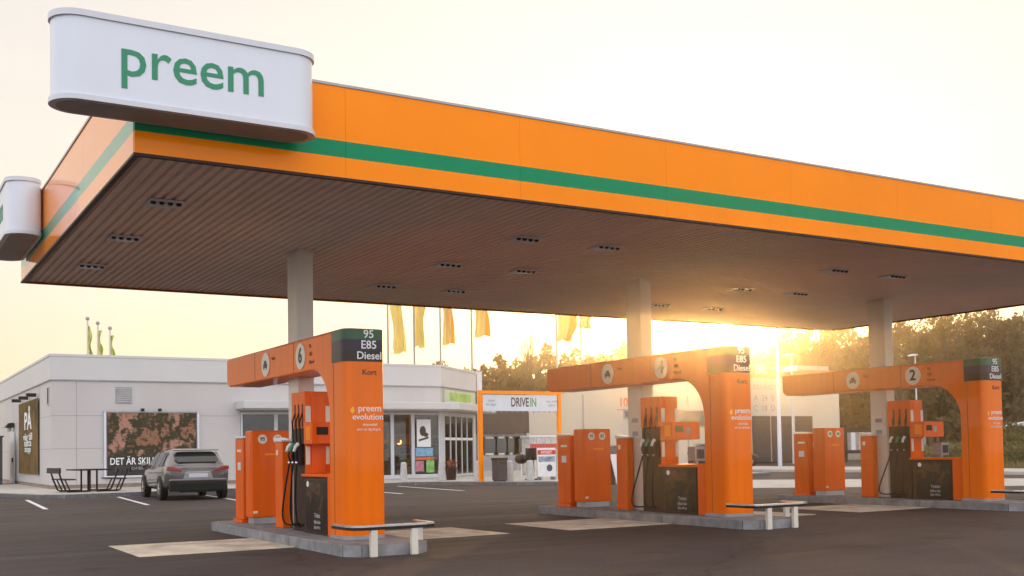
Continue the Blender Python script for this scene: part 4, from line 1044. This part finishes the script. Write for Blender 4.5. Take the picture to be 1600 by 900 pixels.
for i in range(26):
    az = .935+.02*i; r = 77.5; pts.append((r*sin(az), r*cos(az), slope_z(r*sin(az), r*cos(az))))
rb = MB()
rb.tube([(x, y, z+.55) for x, y, z in pts], .11, 6).tube([(x, y, z+.72) for x, y, z in pts], .10, 6)
rb.build('beam', mat('rail_steel', (.62, .62, .62), .45, metal=.2, var=.08), t, smooth=True)
for x, y, z in pts: MB().box(x-.06, x+.06, y-.06, y+.06, z-.2, z+.75).build('post', GREYM, t)

# ------------------------------------------------------------------ foliage
def leafblob(mb, c, rx, ry, rz, n, s, rnd):
    for _ in range(n):
        while 1:
            u = Vector((rnd.uniform(-1, 1), rnd.uniform(-1, 1), rnd.uniform(-1, 1)))
            if .15 < u.length < 1: break
        u *= rnd.uniform(.75, 1.05)
        p = Vector((c[0]+u.x*rx, c[1]+u.y*ry, c[2]+u.z*rz)); q = s*rnd.uniform(.5, 1.3)
        a = Vector((rnd.uniform(-1, 1), rnd.uniform(-1, 1), rnd.uniform(-1, 1))).normalized()*q
        b = a.cross(Vector((rnd.uniform(-1, 1), rnd.uniform(-1, 1), rnd.uniform(-1, 1)))).normalized()*q*.6
        mb.add([p-a, p+b, p+a, p-b], [(0, 1, 2, 3)])
def branchy(mb, p, d, L, r, depth, rnd, tips, spread=.55):
    q = p+d*L; mid = p.lerp(q, .5)+Vector((rnd.uniform(-1, 1), rnd.uniform(-1, 1), 0))*L*.06
    mb.tube([p, mid, q], r, 5 if r > .04 else 3, r*.62)
    tips.append(q)
    if depth == 0: return
    for _ in range(rnd.choice((2, 3, 3))):
        nd = (d+Vector((rnd.uniform(-1, 1), rnd.uniform(-1, 1), rnd.uniform(-.2, .7)))*spread).normalized()
        branchy(mb, q if rnd.random() < .6 else p.lerp(q, .7), nd, L*rnd.uniform(.6, .82), r*.6, depth-1, rnd, tips, spread)
def forest_tree(mb, tb, x, y, z0, h, wd, rnd, conifer=False):
    tb.tube([(x, y, z0-.3), (x+rnd.uniform(-.3, .3), y, z0+h*.55), (x+rnd.uniform(-.4, .4), y, z0+h*.92)], .16, 4, .04)
    s = .34
    if conifer:
        for k in range(8):
            f = k/8; leafblob(mb, (x, y, z0+h*(.22+.74*f)), wd*(1-f)*.9+.25, wd*(1-f)*.9+.25, h*.07, int(46*(1-f)+14), s, rnd)
    else:
        for k in range(rnd.randint(7, 10)):
            f = rnd.uniform(.28, .95); rr = wd*(1.05-abs(f-.55)*1.1)
            a = rnd.uniform(0, 6.28); e = rr*rnd.uniform(.1, .6)
            leafblob(mb, (x+e*cos(a), y+e*sin(a), z0+h*f), rr*.55, rr*.55, h*.12, 54, s, rnd)
rnd = random.Random(11)
lb, tb = MB(), MB()
def skyline(az):   # tangent of elevation of the tree tops (from the photograph) by azimuth
    s = math.tan(az); t_ = [(.50, .074), (.554, .080), (.622, .088), (.716, .094), (.762, .098), (.81, .094), (.85, .090), (.93, .091), (.965, .101), (1.0, .106), (1.09, .104), (1.28, .104), (1.5, .111), (1.9, .114)]
    for (a, b), (c, d_) in zip(t_, t_[1:]):
        if s < c: return b+(d_-b)*max(0, (s-a)/(c-a))+.004
    return .11
for row, (r0, n, shade) in enumerate(((112, 80, .80), (124, 84, .93), (138, 96, 1.0))):
    for i in range(n):
        az = .475+(.62*(i+rnd.uniform(-.3, .3))/n); r = r0+rnd.uniform(-5, 5)
        x, y = r*sin(az), r*cos(az); z0 = slope_z(x, y)
        h = (skyline(az)*r*shade+HC-z0)*rnd.uniform(.84, 1.04)
        forest_tree(lb, tb, x, y, z0, h, rnd.uniform(1.7, 2.7), rnd, rnd.random() < .35)
# undergrowth so that the wood closes below
for i in range(170):
    az = .475+.62*rnd.random(); r = rnd.uniform(104, 116); x, y = r*sin(az), r*cos(az)
    leafblob(lb, (x, y, slope_z(x, y)+1.6), 1.8, 1.8, 1.7, 40, .38, rnd)
fo = lb.build('forest', LEAF_F, None, smooth='leaf'); tag(fo, kind='stuff', label='hazy autumn wood on the rising ground behind the station', cat='wood')
ft = tb.build('forest_trunks', TRUNK, None, smooth='leaf'); ft.parent = fo
# single trees that stand out
def single_tree(px, dist_y, zt_px, lab, leafn, seed, name='birch_tree', trunkm=TRUNK, spread=.5, s=.16, depth=4, lm_=LEAF_A):
    rn = random.Random(seed); b = at(px, 700, Y=dist_y); z0 = slope_z(b.x, dist_y); zt_ = at(px, zt_px, Y=dist_y).z
    t = thing(name, lab, 'tree', (b.x, dist_y, z0), 0, 'single trees before the wood'); H_ = zt_-z0
    mb = MB(); tips = []
    branchy(mb, Vector((0, 0, -.1)), Vector((rn.uniform(-.06, .06), 0, 1)).normalized(), H_*.34, H_*.014+.03, depth, rn, tips, spread)
    top = max(q.z for q in tips); k = H_/top
    for i, v_ in enumerate(mb.v): mb.v[i] = (v_[0]*k, v_[1]*k, v_[2]*k)
    mb.build('trunk', trunkm, t, smooth=True)
    if leafn:
        lf = MB()
        for q in tips:
            q = q*k
            if q.z > H_*.3: leafblob(lf, q, H_*.07, H_*.07, H_*.05, leafn, s, rn)
        lf.build('crown', lm_, t, smooth='leaf')
    return t
single_tree(829, 92, 508, 'bare tree rising above the wood right of the drive-in gate', 0, 5, 'bare_tree', spread=.42)
single_tree(838, 90, 520, 'smaller bare tree beside the one over the gate', 0, 8, 'bare_tree', spread=.4)
single_tree(986, 86, 540, 'leafy tree close against the second canopy post', 26, 12, 'autumn_tree', spread=.6, s=.22)
single_tree(1258, 66, 505, 'bare branching tree under the far corner of the canopy', 0, 21, 'bare_tree', spread=.5)
single_tree(1285, 68, 510, 'slim bare tree right of the branching one at the canopy corner', 0, 23, 'bare_tree', spread=.5)
single_tree(1416, 66, 478, 'sparse tree with yellowing leaves right of the third canopy post', 7, 31, spread=.62, s=.2)
single_tree(1472, 68, 474, 'tall thinly leaved tree above the number 2 beam', 8, 37, spread=.55, s=.2)
single_tree(1530, 72, 500, 'autumn tree left of the dark evergreen on the right', 7, 41, 'autumn_tree', spread=.55, s=.24)
single_tree(1596, 70, 492, 'dark tree cut by the right edge of the photo', 12, 43, 'evergreen_tree', spread=.6, s=.24, lm_=LEAF_F)
single_tree(1504, 84, 560, 'thin pale-stemmed birch between the portal and the guard rail', 3, 47, trunkm=TRUNKW, spread=.3)
single_tree(1592, 82, 560, 'pale birch trunk at the right edge above the guard rail', 3, 53, trunkm=TRUNKW, spread=.3)
# bank bushes
rn = random.Random(77); k = 0
bush_px = [(1560, 700), (1578, 712), (1594, 700), (1610, 715), (1546, 718), (1586, 722), (1604, 690), (1570, 690), (1462, 712), (1478, 706), (1450, 716), (1493, 716), (1625, 705)]
descr = ['olive bush behind the right column', 'low reddish bush at the foot of the bank', 'round bush below the guard rail', 'bush cut by the right edge of the photo', 'small bush touching the right column', 'dry tawny bush by the light kerb', 'upper bush at the right edge', 'upper bush just right of the column', 'bush seen in the opening of the right portal', 'taller bush in the portal opening', 'left bush in the portal opening', 'bush beside the right column inside the portal', 'outermost bush past the right edge']
for (px, py), ds_ in zip(bush_px, descr):
    r = 60+(722-py)*.35; d_ = at(px, 700, Y=1.0); az = math.atan2(d_.x, 1.0); x, y = r*sin(az), r*cos(az)
    t = thing('bush', ds_, 'bush', (x, y, slope_z(x, y)), 0, 'bushes on the bank')
    f_ = MB()
    for _ in range(4): leafblob(f_, (rn.uniform(-.8, .8), rn.uniform(-.5, .5), rn.uniform(.4, .8)), .8, .7, .6, 75, .12, rn)
    f_.build('foliage', LEAF_B, t, smooth='leaf')
    g_ = MB()
    for _ in range(5): g_.tube([(0, 0, 0), (rn.uniform(-.5, .5), rn.uniform(-.4, .4), .9)], .02, 4, .01)
    g_.build('stem', TRUNK, t)
# rough grass tufts on the bank
gb = MB()
for _ in range(9000):
    az = rn.uniform(.86, 1.06); r = rn.uniform(58, 80); x, y = r*sin(az), r*cos(az); z = slope_z(x, y)
    h = rn.uniform(.12, .45); a = rn.uniform(0, 3.14); c, s_ = cos(a)*.05, sin(a)*.05
    gb.add([(x-c, y-s_, z-.15), (x+c, y+s_, z-.15), (x+rn.uniform(-.1, .1), y, z+h)], [(0, 1, 2)])
tag(gb.build('bank_grass', leafmat('dry_grass', [(.13, .13, .05), (.34, .25, .11), (.2, .16, .07)], .4, .3), None, smooth='leaf'), 'dry autumn grass growing on the bank', 'grass', kind='stuff')

# ------------------------------------------------------------------ haze
HAZE = True
if HAZE:
    hm = bpy.data.materials.new('haze'); hm.use_nodes = True; t = hm.node_tree; t.nodes.clear()
    pv = N(t, 'ShaderNodeVolumePrincipled'); pv.inputs['Color'].default_value = (1, .86, .66, 1); pv.inputs['Density'].default_value = .0018; pv.inputs['Anisotropy'].default_value = .93
    oo = N(t, 'ShaderNodeOutputMaterial'); t.links.new(pv.outputs[0], oo.inputs['Volume'])
    h = MB().box(-206, 406, -66, 406, -1.2, 45).build('haze', hm); h['kind'] = 'stuff'
    SC.cycles.volume_bounces = 0
